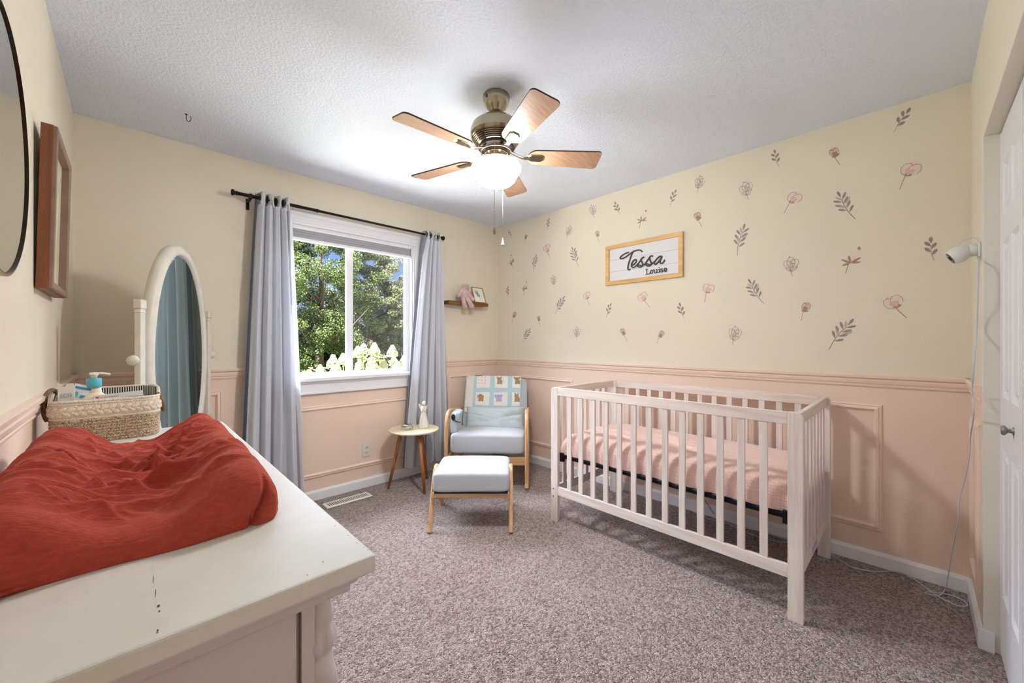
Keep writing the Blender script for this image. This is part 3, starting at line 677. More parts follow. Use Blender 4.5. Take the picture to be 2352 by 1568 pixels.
def oval(a, b, y, n=96): return [(a*math.cos(2*PI*k/n), y, 1.12+b*math.sin(2*PI*k/n)) for k in range(n)]
b = MB(); n = 96
rings = [(.268, .572, .030), (.274, .580, .026), (.274, .580, -.006), (.266, .572, -.016), (.246, .545, -.020), (.234, .534, -.016), (.232, .532, -.006), (.232, .532, .030)]
vs = []
for a, c, y in rings: vs += oval(a, c, y)
b._add(vs, [(i*n+k, i*n+(k+1) % n, ((i+1) % 8)*n+(k+1) % n, ((i+1) % 8)*n+k) for i in range(8) for k in range(n)])
b.build('oval_frame', M_cream, cm, smooth=True)
vs = oval(.234, .534, -.004)+oval(.219, .519, -.009); b = MB(); b._add(vs, [(k, (k+1) % n, n+(k+1) % n, n+k) for k in range(n)]); b.build('glass_bevel', M_bev, cm)
b = MB(); b._add(oval(.219, .519, -.009), [tuple(range(n))]); b.build('mirror_glass', M_tint, cm)
b = MB(); vs = oval(.265, .565, .026)+oval(.265, .565, .029); b._add(vs, [tuple(range(n)), tuple(range(2*n-1, n-1, -1))]+[(k, (k+1) % n, n+(k+1) % n, n+k) for k in range(n)]); b.build('mirror_backing', M_cream, cm)

cm.scale = (1.15, 1, 1)

# ------------------------------------------------------------------ dresser
t = NT('worn_white_dresser_paint'); t.color(t.ramp(t.noise(5, detail=5, rough=.65), [(.3, (214, 212, 203)), (.6, (226, 225, 218))])); t.b.inputs['Roughness'].default_value = .38
t.bump(t.noise(60, t.co((1, .3, 1)), 3), .06, .001); M_dress = t.m
M_dressb = plain('dresser_body_paint', (214, 208, 206), .42); M_chip = plain('dark_wood_chip', (84, 66, 50), .8); M_edge = plain('yellowed_edge_paint', (212, 204, 178), .5)
TOP = .86; dz = empty('dresser', (.04, 1.34, 0), 0, 'white painted dresser with carved corner posts under the rust changing pad', 'dresser'); Ld = Matrix.Translation((-.04, -1.34, 0))
def dp(mb, nm, mat, par=None, **kw):
    o = mb.build(nm, mat, None, **kw); o.parent = par or dz
    if par is None: o.matrix_parent_inverse = Ld
    return o
dp(MB().box(-.198, .282, .602, 2.078, .832, TOP), 'top', M_dress, bevel=.004, seg=2)
b = MB().box(-.198, .262, .622, 2.058, .816, .832).box(-.198, .254, .632, 2.05, .80, .816); dp(b, 'top_moulding', M_dressb, bevel=.004)
b = MB().box(-.195, .205, .66, 2.02, .10, .80).box(-.195, .18, .652, .66, .12, .79)
dp(b, 'body', M_dressb, bevel=.002)
b = MB().box(.1815, .184, .6505, .652, .10, .80); b.box(.185, .228, .648, .665, .10, .80)
dp(MB().box(.186, .205, .650, .662, .10, .80), 'corner_stile', M_dressb, bevel=.001)
dp(MB().box(.1826, .1840, .6508, .6522, .10, .79), 'panel_gap', M_chip)
def carved_post(yc, name='carved_post'):
    b = MB(); n = 40; vs = []; fs = []; zs = np.linspace(.06, .80, 150)
    for z in zs:
        for k in range(n):
            a = 2*PI*k/n
            if z > .795: r = .020
            elif z > .745: r = .019+.0016*math.sin((z-.745)*120)
            elif z > .70: q = (z-.70)/.045; r = .018+.007*abs(math.cos(a*3))*math.sin(q*PI)+.003*math.sin(q*PI)
            elif z > .62: q = (z-.62)/.08; r = .0205+.0055*math.sin(q*PI)+.0022*math.sin(a*2+q*7)
            elif z > .605: r = .0185
            else: r = .0215-.0028*max(0, math.cos(a*7))**3*sm((.60-z)/.02)*sm((z-.1)/.03)
            vs.append((.218+r*math.cos(a), yc+r*math.sin(a), z))
    for i in range(len(zs)-1):
        for k in range(n): fs.append((i*n+k, i*n+(k+1) % n, (i+1)*n+(k+1) % n, (i+1)*n+k))
    b._add(vs, fs); o = dp(b, name, M_dressb, smooth=True); return o
carved_post(.672); carved_post(2.01)
for k in range(2):
    for j in range(3):
        y0 = .71+k*.64; z0 = .14+j*.215
        d = dp(MB().box(.205, .218, y0, y0+.62, z0, z0+.20), 'drawer', M_dressb, bevel=.004)
        for q in (.16, .46): dp(MB().lathe([(.006, 0), (.006, .01), (.016, .016), (.017, .022), (.010, .027), (.001, .028)], 20, Matrix.Translation((.218, y0+q, z0+.1)) @ Matrix.Rotation(PI/2, 4, 'Y')), 'drawer_knob', M_brass, d, smooth=True)
for x, y in ((-.16, .69), (.19, .69), (-.16, 1.99), (.19, 1.99)): dp(MB().lathe([(.018, 0), (.03, .03), (.032, .07), (.026, .10)], 20, Matrix.Translation((x, y, 0))), 'foot', M_dressb, smooth=True)
# paint chips and scratches on the top
b = MB()
def chip(px, py, l, w, a):
    c = onZ(px, py, TOP+.0003); d = Vector((math.cos(a), math.sin(a), 0)); n_ = Vector((-d.y, d.x, 0)); pts = []
    for k in range(10):
        th = 2*PI*k/10; pts.append(c+d*l*math.cos(th)*(.8+.3*random.random())+n_*w*math.sin(th)*(.6+.6*random.random()))
    b._add(pts, [tuple(range(10))])
up = Vector((.13, 1, 0)); A0 = math.atan2(1, .06)
chip(352, 1330, .016, .0004, A0); chip(357, 1362, .012, .0005, A0); chip(364, 1391, .0035, .0016, A0); chip(366, 1403, .0022, .0010, A0); chip(362, 1447, .0026, .0009, A0); chip(361, 1452, .0012, .0008, 0)
for px, py in ((845, 1262), (836, 1256), (820, 1246), (800, 1229), (770, 1207), (742, 1290), (706, 1320), (610, 1052), (682, 1115), (729, 1160)): chip(px, py, .0022, .0006, random.uniform(0, 3))
dp(b, 'paint_chips', M_chip)
b = MB()
for px, py in ((620, 1190), (640, 1203), (660, 1196)):
    pass
# ------------------------------------------------------------------ muslin covered changing pad
t = NT('rust_muslin'); v = t.co((60, 900, 60)); n1 = t.noise(1, v, 3); n2 = t.noise(700, detail=2); n3 = t.noise(22, t.co((6, 26, 6)), 4)
t.color(t.ramp(t.noise(160, t.co((.5, 1, 1)), 3), [(.3, (166, 67, 53)), (.7, (186, 80, 65))]))
t.b.inputs['Roughness'].default_value = .9; t.b.inputs['Sheen Weight'].default_value = .5; t.b.inputs['Sheen Tint'].default_value = lin((232, 160, 150)); t.b.inputs['Specular IOR Level'].default_value = .15
bb = t.bump(t.noise(1, t.co((75, 430, 75)), 4), .6, .0028); b2 = t.new('ShaderNodeBump'); b2.inputs['Strength'].default_value = .3; b2.inputs['Distance'].default_value = .0008
t.link(n2, b2.inputs['Height']); t.link(bb, b2.inputs['Normal']); t.link(b2.outputs[0], t.b.inputs['Normal']); M_rust = t.m
padE = empty('changing_pad', (0, 1.23, TOP), 0, 'contoured changing pad in a crumpled rust muslin cover on the white dresser', 'changing pad')
X0, X1, Y0, Y1 = -.190, .212, .846, 1.625; NU, NV = 300, 420
def fold(x, y, x0, y0, ang, ln, wd, hg):
    dx, dy = x-x0, y-y0
    if abs(dx) > ln*1.2 or abs(dy) > ln*1.2: return 0
    c, s = math.cos(ang), math.sin(ang); a = dx*c+dy*s; p = -dx*s+dy*c+.22*a*a/ln*(1 if hg > .006 else -1)
    if abs(a) > ln: return 0
    q = abs(p)/(wd if p > 0 else 1.9*wd); e = (1-(a/ln)**2)
    return hg*e*(math.exp(-q**1.3)-.45*math.exp(-((p-2.1*wd)/(1.3*wd))**2))
F = [(random.uniform(-.15, .13), random.uniform(.92, 1.56), random.gauss(.10, .32), random.uniform(.04, .13), random.uniform(.003, .006), random.uniform(.003, .008)) for _ in range(85)]
F += [(.02, 1.045, .16, .115, .006, .016), (-.03, 1.07, -.05, .10, .005, .011), (.05, 1.09, .45, .085, .005, .013), (.08, 1.13, .75, .09, .005, .012), (.045, 1.20, 1.35, .06, .006, .016), (.05, 1.28, 1.75, .07, .005, .014),
      (.10, 1.22, .62, .10, .005, .012), (.11, 1.28, .85, .10, .006, .012), (.12, 1.36, .95, .10, .005, .010), (-.03, 1.22, -.12, .10, .005, .012), (-.05, 1.15, .12, .11, .005, .012), (-.10, 1.08, -.28, .09, .006, .011), (-.02, 1.31, .15, .12, .005, .011),
      (-.08, 1.36, -.2, .10, .005, .011), (.03, 1.40, .5, .08, .005, .010), (-.12, 1.2, -.4, .08, .006, .010), (.0, 1.12, .9, .05, .004, .010), (.06, 1.17, .1, .05, .004, .011), (-.06, 1.0, .05, .12, .006, .010), (.13, 1.05, .5, .09, .005, .009)]
P = []
for j in range(NV):
    v = -math.cos(PI*j/(NV-1))*.55+(2*j/(NV-1)-1)*.45
    for i in range(NU):
        u = -math.cos(PI*i/(NU-1))*.6+(2*i/(NU-1)-1)*.4
        au, av = abs(u), abs(v)
        edge = (1-au**9)**.42*(1-av**16)**.40
        c = .052+.068*sm((au-.12)/.62)-.012*sm((au-.78)/.22); c *= (1-.05*av)
        x = (X0+X1)/2+(X1-X0)/2*u*(1-.075*av**12); y = (Y0+Y1)/2+(Y1-Y0)/2*v*(1-.035*au**10)
        k = edge
        z = c*edge-.022*math.exp(-((x-.044)/.022)**2-((y-1.25)/.03)**2)*edge
        for f in F: z += 1.5*fold(x, y, *f)*k
        wv = noise.noise((x*9, y*42, 1.3))*.5+noise.noise((x*16, y*95, 4.1))*.3
        z += .0042*wv*k*(.35+.65*sm((au-.05)/.5))+.004*noise.noise((x*22, y*26, 7))*k*(1-.5*au)
        wall = 1-edge
        x += .010*noise.noise((y*6, z*20, 3))*wall*(1 if u > 0 else -1)+.006*wall*math.sin(y*60+u*3)*.4
        y += (.012*noise.noise((x*7+2, z*18, 5))+.003*noise.noise((x*9, z*90, 15)))*wall
        if v < -.8: y += .014*math.exp(-((x-.158-.2*z)/.005)**2)*sm(1.6-z/.075)*wall**.3
        if u > .8 and v < -.86: y -= .010*sm((u-.8)/.2)*math.sin(PI*min(1, z/.1)); x += .012*sm((-v-.86)/.14)*math.sin(PI*min(1, z/.12))
        P.append((x, y-1.23, max(.0008, z)))
MB().grid(P, NU, NV).build('muslin_cover', M_rust, padE, smooth=True)
# loose hem at the near left
P = []
for j in range(24):
    for i in range(90):
        u = i/89; v = j/23; x = -.195+.22*u; y = .885-(.012+.062*(1-u)**1.3)*v*(1-u**6)+.004*noise.noise((u*8, v*2, 1)); z = (.022*(1-v)**2+.0035)*(1-u**5)+.0008+.004*abs(math.sin(u*9+v*4+2*noise.noise((u*4, v, 3))))*(1-v*.5)
        P.append((x, y-1.23, z))
MB().grid(P, 90, 24).build('loose_hem', M_rust, padE, smooth=True, solid=.002)

# ------------------------------------------------------------------ rope basket and what it holds
def rope(nm, c1, c2, sc=160):
    t = NT(nm); t.color(t.ramp(t.noise(sc, t.co((1, 1, 1.6)), 2, .5), [(.42, c1), (.56, c2)])); t.b.inputs['Roughness'].default_value = .9
    t.bump(t.noise(sc*1.6, detail=2), .5, .0015); return t.m
M_ropec, M_ropet, M_roped = rope('cream_rope', (206, 190, 170), (236, 226, 208), 260), rope('tan_flecked_rope', (116, 88, 66), (216, 196, 168), 330), rope('dark_rope_handle', (82, 62, 46), (150, 124, 98), 420)
bk = empty('rope_basket', (-.057, 2.005, TOP), 0, 'two-tone rope basket with a braided cream band on the far end of the dresser', 'basket')
def rrect(hx, hy, r, n=9):
    out = []
    for cx, cy, a0 in ((hx-r, hy-r, 0), (-hx+r, hy-r, PI/2), (-hx+r, -hy+r, PI), (hx-r, -hy+r, 1.5*PI)):
        for k in range(n): a = a0+PI/2*k/(n-1); out.append((cx+r*math.cos(a), cy+r*math.sin(a)))
    return out
def rimz(y): return .030*sm((y+.05)/.12)
def coil(b, z, r, g=1.0, lift=0):
    hx, hy = .132*g, .070*g+.004*(z/.15); b.tube([(x, y, z+lift*rimz(y)) for x, y in rrect(hx, hy, .045)], r, 8, True)
b = MB()
for k in range(8): coil(b, .0058+k*.0103, .0068, .97+.003*k)
b.box(-.11, .11, -.055, .055, .001, .006); b.build('lower_rope_wall', M_ropet, bk, smooth=False)
b = MB()
for z, l in ((.086, .2), (.0945, .35), (.125, .8), (.133, .9), (.141, 1.0)): coil(b, z, .0055, 1.0, l)
b.build('upper_rope_wall', M_ropec, bk, smooth=True)
b = MB(); path = rrect(.136, .0765, .047, 14); pl = [Vector((x, y, 0)) for x, y in path]; tot = 0; seg = []
for a, c in zip(pl, pl[1:]+pl[:1]): seg.append((tot, a, c)); tot += (c-a).length
def pat(s):
    s %= tot
    for s0, a, c in seg:
        L0 = (c-a).length
        if s <= s0+L0+1e-9: return a+(c-a)*((s-s0)/max(L0, 1e-9)), (c-a).normalized()
nb = 40
for k in range(nb):
    for up_ in (1, -1):
        p, tg = pat(tot*(k+(.5 if up_ < 0 else 0))/nb); zc = .1095+up_*.0062+.55*rimz(p.y)
        b.ell((p.x, p.y, zc), (.0150, .0060, .0078), (0, -up_*.50, math.atan2(tg.y, tg.x)), n=12)
b.build('braided_band', M_ropec, bk, smooth=True)
M_lb, M_lw = plain('black_stripe_cloth', (34, 33, 34), .9), plain('white_stripe_cloth', (232, 228, 218), .9)
n_ = 420; raw = rrect(.124, .064, .04, 30); raw = raw+[raw[0]]; cum = [0]
for a_, c_ in zip(raw, raw[1:]): cum.append(cum[-1]+math.dist(a_, c_))
path = [(float(np.interp(cum[-1]*k/n_, cum, [q[0] for q in raw])), float(np.interp(cum[-1]*k/n_, cum, [q[1] for q in raw]))) for k in range(n_)]; P = []
for x, y in path: P.append((x, y, .02))
for x, y in path: P.append((x, y, .142+rimz(y)))
b = MB(); m_ = len(path); fs = b._add(P, [(k, (k+1) % m_, m_+(k+1) % m_, m_+k) for k in range(m_)])
for k, f in enumerate(fs): f.material_index = (k//2) % 2
b.build('striped_lining', [M_lb, M_lw], bk)
for s in (-1, 1):
    pts = smooth_path([(s*.128, -.030, .150), (s*.141, -.034, .120), (s*.147, -.01, .085), (s*.146, .02, .085), (s*.141, .036, .125), (s*.128, .034, .168)], 7) if s > 0 else \
          smooth_path([(-.120, .034, .165), (-.132, .02, .178), (-.143, -.002, .165), (-.147, -.012, .13), (-.146, -.014, .10), (-.139, -.022, .080)], 7)
    MB().tube(pts, .0065, 10).build('handle', M_roped, bk, smooth=True)
M_lotion, M_teal, M_pump = plain('cream_bottle', (238, 228, 204), .35), plain('teal_cap', (86, 184, 200), .35), plain('white_pump', (238, 234, 222), .35)
bo = empty('pump_bottle', (-.092, 2.0, .885), math.radians(0), 'cream lotion pump bottle with teal collar standing in the rope basket', 'bottle')
MB().lathe([(.030, 0), (.036, .006), (.037, .09), (.035, .112), (.027, .126), (.019, .134), (.0155, .139), (.0165, .142), (.0155, .145), (.0145, .158)], 32, Matrix.Diagonal((1.2, .8, 1, 1))).build('bottle_body', M_lotion, bo, smooth=True)
MB().lathe([(.0185, .157), (.0195, .160), (.019, .186), (.017, .188)], 32).build('collar', M_teal, bo, smooth=True)
b = MB().lathe([(.008, .188), (.008, .196), (.012, .199), (.012, .204), (.004, .206)], 20); b.tube(smooth_path([(-.012, 0, .204), (.0, 0, .205), (.025, 0, .203), (.040, 0, .198)], 5), .0038, 8, scales=None); b.build('pump_head', M_pump, bo, smooth=True)
M_card, M_ink, M_blue, M_mint, M_red, M_greyt = plain('white_carton', (226, 224, 216), .5), plain('blue_grey_ink', (120, 146, 160), .6), plain('sky_blue_ink', (70, 150, 205), .5), plain('mint_ink', (120, 205, 190), .5), plain('red_ink', (206, 30, 48), .5), plain('grey_ink', (120, 122, 128), .5)
ca = empty('carton', (-.153, 1.966, .90), 0, 'open white carton with a round emblem at the left end of the rope basket', 'carton')
b = MB(); b.box(-.0185, .0185, -.010, .012, 0, .150)
b.poly([(-.0185, .150), (-.0185, .163), (-.0235, .172), (-.010, .158), (-.008, .150)], .0006, lambda u, v, d: (u, -.010-d, v)); b.poly([(-.002, .150), (.0, .162), (.016, .162), (.018, .150)], .0006, lambda u, v, d: (u, -.010-d, v))
b.build('box_body', M_card, ca)
b = MB(); mq = lambda u, v, d: (u, -.0102-d, v); th_ = np.linspace(0, 2*PI, 20, endpoint=False)
outline(b, [(.0065*math.cos(a), .122+.0065*math.sin(a)) for a in th_], .0004, mq, .0003)
outline(b, [(.003*math.cos(a), .121+.0025*math.sin(a)) for a in np.linspace(PI, 2*PI, 8)], .0003, mq, .0003, False)
for s in (-1, 1): b.poly([(s*.0025+.0007*math.cos(a), .124+.0007*math.sin(a)) for a in th_], .0003, mq); outline(b, [(s*(.0085+.0025*math.sin(a)), .122+.008*math.cos(a)) for a in np.linspace(.3, 2.8, 8)], .0005, mq, .0003, False)
for q in (-.008, -.002, .004): b.poly([(q, .086), (q+.0006, .086), (q+.0006, .100), (q, .100)], .0003, mq)
b.build('carton_emblem', M_ink, ca)
tu = empty('cream_tube', (-.164, 1.992, .905), math.radians(0), 'white cream tube with blue lettering leaning beside the carton in the basket', 'tube'); tu.rotation_euler = (0, math.radians(19), 0)
b = MB(); b._add([(-.023, -.001, .155), (.023, -.001, .155), (.023, .001, .155), (-.023, .001, .155), (-.015, -.013, .03), (.015, -.013, .03), (.015, .013, .03), (-.015, .013, .03)], [(0, 1, 5, 4), (1, 2, 6, 5), (2, 3, 7, 6), (3, 0, 4, 7), (0, 1, 2, 3), (4, 5, 6, 7)]); b.build('tube_body', plain('white_tube', (236, 240, 242), .3), tu, bevel=.001)
mt = lambda u, v, d: (u, -.0022-(.155-v)*.096-d, v)
b = MB(); b.poly([(-.019, .140), (.020, .140), (.020, .147), (-.019, .147)], .0003, mt); b.poly([(0.002, .112), (.018, .112), (.018, .121), (.002, .121)], .0003, mt); b.build('blue_print', M_blue, tu)
b = MB(); b.poly([(-.010+.006*math.cos(a), .118+.012*math.sin(a)) for a in th_], .0003, mt); b.build('mint_oval', M_mint, tu)
MB().lathe([(.010, 0), (.011, .004), (.011, .028), (.009, .03)], 20).build('tube_cap', M_ink, tu, smooth=True)
cv = empty('medicine_box', (-.028, 1.955, .995), 0, 'long white medicine box with red pharmacy logo lying across the rope basket', 'box'); cv.rotation_euler = (math.radians(-14), math.radians(-4), 0)
MB().box(-.062, .062, -.0, .040, 0, .026).build('box_body', M_card, cv, bevel=.001)
mv = lambda u, v, d: (u, -.0002-d, v)
b = MB(); text_mesh(b, 'CVS', .0095, lambda u, v, d: mv(u-.037, v+.013, d)); b.poly([(-.053, .0185), (-.0565, .0215), (-.0585, .0195), (-.053, .0135), (-.0475, .0195), (-.0495, .0215)], .0002, mv); b.build('red_logo', M_red, cv)
b = MB(); text_mesh(b, 'Health', .0095, lambda u, v, d: mv(u-.013, v+.013, d)); b.build('health_lettering', M_greyt, cv)
b = MB(); b.poly([(-.04, .002), (.062, .002), (.062, .007), (.02, .009), (-.04, .004)], .0002, mv); b.build('blue_print', M_blue, cv)
# ------------------------------------------------------------------ crib
M_wash = wood('whitewashed_wood', (214, 200, 191), (234, 223, 214), 'z', 8, .5, 16)
M_washy = wood('whitewashed_rail', (214, 200, 191), (234, 223, 214), 'y', 8, .5, 16); M_washx = wood('whitewashed_end', (214, 200, 191), (234, 223, 214), 'x', 8, .5, 16)
CX0, CX1, CY0, CY1, CT = 2.040, 2.800, .335, 1.725, .897
cr = empty('crib', ((CX0+CX1)/2, (CY0+CY1)/2, 0), 0, 'whitewashed wooden crib with slatted sides along the decal wall', 'crib'); Lc = Matrix.Translation(-Vector(cr.location))
def kp(mb, nm, mat, **kw):
    o = mb.build(nm, mat, None, **kw); o.parent = kw.get('par') or cr; o.matrix_parent_inverse = Lc; return o
def crp(mb, nm, mat, par=None, **kw):
    o = mb.build(nm, mat, None, **kw); o.parent = par or cr
    if par is None: o.matrix_parent_inverse = Lc
    return o
TH, PW = .026, .056
for x in (CX0, CX1-TH):
    for y, s in ((CY0, -1), (CY1, 1)):
        yo, yi = y, y-s*PW; r = .028; pts = [(yo, 0), (yi, 0), (yi, CT)]
        for k in range(9): a = PI/2*k/8; pts.append((yo-s*r+s*r*math.sin(a), CT-r+r*math.cos(a)))
        o = crp(MB().poly(pts, TH, lambda u, v, d: (x+d, u, v)), 'leg', M_wash, bevel=.002)
        if x == CX0 and s > 0:
            b = MB()
            for z in (.165, .215): b.cyl((x-.0005, y-.022, z), (x+.002, y-.022, z), .0045)
            crp(b, 'bolt_cap', M_dark, o)
        if x != CX0 and s < 0:
            b = MB()
            for z in (.34, .745): b.ell((x-.004, y+.035, z), (.007, .006, .006), n=12)
            crp(b, 'bolt', M_steel, o, smooth=True)
    ya, yb = CY0+PW, CY1-PW
    crp(MB().box(x+.002, x+.022, ya, yb, CT-.055, CT-.001), 'top_rail', M_washy, bevel=.002)
    crp(MB().box(x+.002, x+.022, ya, yb, .178, .234), 'bottom_rail', M_washy, bevel=.002)
    for k in range(13):
        yc = ya+(yb-ya)*(k+1)/14; crp(MB().box(x+.005, x+.018, yc-.016, yc+.016, .23, CT-.05), 'slat', M_wash, bevel=.002)
for y, s in ((CY0+.012, 1), (CY1-.012-.02, 1)):
    crp(MB().box(CX0+TH, CX1-TH, y, y+.02, CT-.053, CT-.004), 'end_rail', M_washx, bevel=.002)
    lo = crp(MB().box(CX0+TH, CX1-TH, y, y+.02, .178, .234), 'end_rail', M_washx, bevel=.002)
    for k in range(7):
        xc = CX0+TH+(CX1-CX0-2*TH)*(k+1)/8; crp(MB().box(xc-.016, xc+.016, y+.003, y+.016, .23, CT-.05), 'slat', M_wash, bevel=.002)
    if y < 1: crp(MB().box(2.33, 2.45, y-.001, y, .190, .222), 'rating_label', plain('grey_label', (176, 178, 190), .5), lo)
M_black = plain('black_metal', (26, 26, 28), .45, .6)
b = MB(); fr = rrect(.335, .655, .04, 8); b.rect([(2.42+x, 1.03+y, .432) for x, y in fr], .022, .026, closed=True)
for k in range(9): yy = .5+k*.133; b.cyl((2.09, yy, .432), (2.75, yy, .432), .004, n=8)
for k in range(5): xx = 2.2+k*.11; b.cyl((xx, .39, .434), (xx, 1.67, .434), .003, n=8)
for x in (2.078, 2.762):
    for y in (.40, 1.66): b.box(x-.012, x+.012, y-.014, y+.014, .40, .455)
tag(b.build('mattress_support', M_black), 'black metal mattress support frame hung inside the crib', 'support frame')
t = NT('pink_waffle_cotton'); ck = t.new('ShaderNodeTexVoronoi'); ck.distance = 'CHEBYCHEV'; ck.inputs['Scale'].default_value = 75; ck.inputs['Randomness'].default_value = .25; t.link(t.co((1, 1, 1)), ck.inputs['Vector'])
t.color(t.ramp(ck.outputs['Distance'], [(.1, (236, 206, 196)), (.6, (222, 184, 174))])); t.b.inputs['Roughness'].default_value = .9; t.b.inputs['Sheen Weight'].default_value = .3; t.bump(ck.outputs['Distance'], .7, .004); M_waf = t.m
ma = empty('crib_mattress', (2.42, 1.03, .446), 0, 'crib mattress in a blush pink waffle fitted sheet', 'mattress')
NU, NV = 150, 240; P = []
F2 = [(random.uniform(-.25, .2), random.uniform(-.2, .6), random.gauss(1.2, .5), random.uniform(.08, .22), .010, random.uniform(.003, .007)) for _ in range(26)]+[(-.1, -.1, 1.2, .28, .010, .012), (.02, .05, 1.5, .2, .009, .010), (-.15, .2, 1.4, .2, .01, .011), (-.2, -.02, .6, .15, .01, .009)]
for j in range(NV):
    v = -math.cos(PI*j/(NV-1))*.6+(2*j/(NV-1)-1)*.4
    for i in range(NU):
        u = -math.cos(PI*i/(NU-1))*.6+(2*i/(NU-1)-1)*.4; au, av = abs(u), abs(v)
        e = (1-au**14)**.40*(1-av**24)**.40; x, y = u*.337, v*.655; z = (.135+.012*(1-u*u)*(1-v*v))*e
        for f in F2: z += fold(x, y, *f)*e
        z += .004*noise.noise((x*14, y*7, 2))*e; w = 1-e
        x += .004*math.sin(y*85)*w*(1 if u > 0 else -1)+.007*noise.noise((y*9, z*14, 3))*w; y += .006*noise.noise((x*9, z*14, 5))*w
        P.append((x, y, z))
MB().grid(P, NU, NV).build('fitted_sheet', M_waf, ma, smooth=True)
MB().box(-.325, .325, -.642, .642, .0, .03).build('mattress_base', M_waf, ma)

# ------------------------------------------------------------------ rocking chair
M_beech = wood('natural_beech', (196, 150, 104), (222, 182, 138), 'z', 8, .4, 14); M_beechx = wood('natural_beech_rail', (196, 150, 104), (222, 182, 138), 'x', 8, .4, 14)
M_lgrey = fabric('pale_grey_upholstery', (194, 197, 205), 900, .85, .05); M_bluegrey = fabric('blue_grey_upholstery', (190, 200, 202), 900, .85, .05)
def fpnt(lat, dep): p = spot(lat, dep); return (p.x, p.y, 0)
ch = empty('rocking_chair', fpnt(-.205, 3.2), math.radians(-47.3), 'beech rocking chair with pale grey cushions in the corner', 'chair')
for s in (-1, 1):
    x = s*.325
    arm = smooth_path([(x, -.035, .035), (x, -.045, .22), (x, -.042, .43), (x, -.026, .545), (x, .014, .602), (x, .09, .618), (x, .30, .592), (x, .52, .560), (x, .60, .552)], 7)
    MB().rect(arm, .034, .028, up=(0, -.6, .8) if False else (1, 0, 0)).build('arm', M_beech, ch, smooth=False)
    MB().rect([(x, .50, .585), (x, .56, .30), (x, .615, .05)], .030, .032, up=(1, 0, 0)).build('leg', M_beech, ch)
    rock = smooth_path([(x, -.075, .060), (x, .05, .030), (x, .26, .016), (x, .48, .030), (x, .72, .085)], 8)
    MB().rect(rock, .034, .030, up=(1, 0, 0)).build('rocker', M_beech, ch)
    MB().rect([(x, -.035, .235), (x, .58, .235)], .045, .024, up=(1, 0, 0)).build('side_rail', M_beech, ch)
MB().box(-.312, .312, -.022, .004, .205, .268).build('front_rail', M_beechx, ch, bevel=.004)
MB().box(-.312, .312, .52, .545, .205, .265).build('rear_rail', M_beechx, ch, bevel=.004)
def cushion(b, c, r, e=.22, e2=.3, crown=0, n=72, rot=(0, 0, 0)):
    from mathutils import Euler
    M = Matrix.Translation(c) @ Euler(rot).to_matrix().to_4x4(); k = len(b.bm.verts); b.ell((0, 0, 0), r, n=n, e=e, e2=e2); b.bm.verts.ensure_lookup_table()
    for v in b.bm.verts[k:]:
        if crown and v.co.z > 0: v.co.z += crown*(1-(v.co.x/r[0])**2)*(1-(v.co.y/r[1])**2*.6)
        v.co.z += .003*noise.noise(v.co*9+Vector((5, 5, 5))); v.co = M @ v.co
    return b
cushion(MB(), (0, .265, .355), (.305, .295, .080), e=.15, e2=.22, crown=.022, rot=(math.radians(-3), 0, 0)).build('seat', M_lgrey, ch, smooth=True)
ba = math.radians(-26)     # recline
def bk_pt(x, w, d):        # backrest coordinates: x across, w up along the back, d out of its front face
    return Vector((x, .49+w*math.sin(-ba)-d*math.cos(ba), .40+w*math.cos(ba)-d*math.sin(-ba)))
Mb = Matrix.Translation((.012, .49, .40)) @ Matrix.Rotation(ba, 4, 'X')
b = MB(); b.ell((0, 0, 0), (.305, .045, .25), n=72, e=.2, e2=.2)
for v in b.bm.verts: v.co = Mb @ (v.co+Vector((0, .02, .237)))
b.build('backrest', M_bluegrey, ch, smooth=True)
# lumbar pillow
def pillow(mb, c, hx, hz, th, rot, seed=0, n=60):
    from mathutils import Euler
    M = Matrix.Translation(c) @ Euler(rot).to_matrix().to_4x4()
    for s in (1, -1):
        P = []
        for j in range(n):
            for i in range(n):
                u, v = 2*i/(n-1)-1, 2*j/(n-1)-1
                f = ((1-u**4)*(1-v**4))**.55; px = hx*u*(1-.05*(1-abs(u))*0)*(1-.05*(1-v*v)*abs(u)); pz = hz*v*(1-.10*(1-u*u)*abs(v)*.6)
                wr = .015*noise.noise((u*2.5+seed, v*1.5, seed))+.010*noise.noise((u*4+v*2+seed, v*3-u*2, seed+2))*(.3+.7*abs(u)**2)+.0015*noise.noise((u*12, v*4, 5))-.010*math.exp(-((v+.1-.5*abs(u))/.09)**2)*abs(u)
                P.append(M @ Vector((px, s*(th*f+wr*min(1, f*2.2)), pz)))
        mb.grid(P, n, n)
    return mb
o = pillow(MB(), (.033, .33, .508), .265, .112, .062, (math.radians(-24), 0, 0), 4).build('lumbar_pillow', M_bluegrey, None, smooth=True, weld=True)
pw = empty('lumbar_pillow', (0, 0, 0)); bpy.data.objects.remove(pw)
o.matrix_world = ch.matrix_world; CHM = Matrix.Translation(ch.location) @ Matrix.Rotation(ch.rotation_euler.z, 4, 'Z')
o.matrix_world = CHM; tag(o, 'wrinkled blue-grey lumbar pillow on the rocking chair seat', 'pillow')
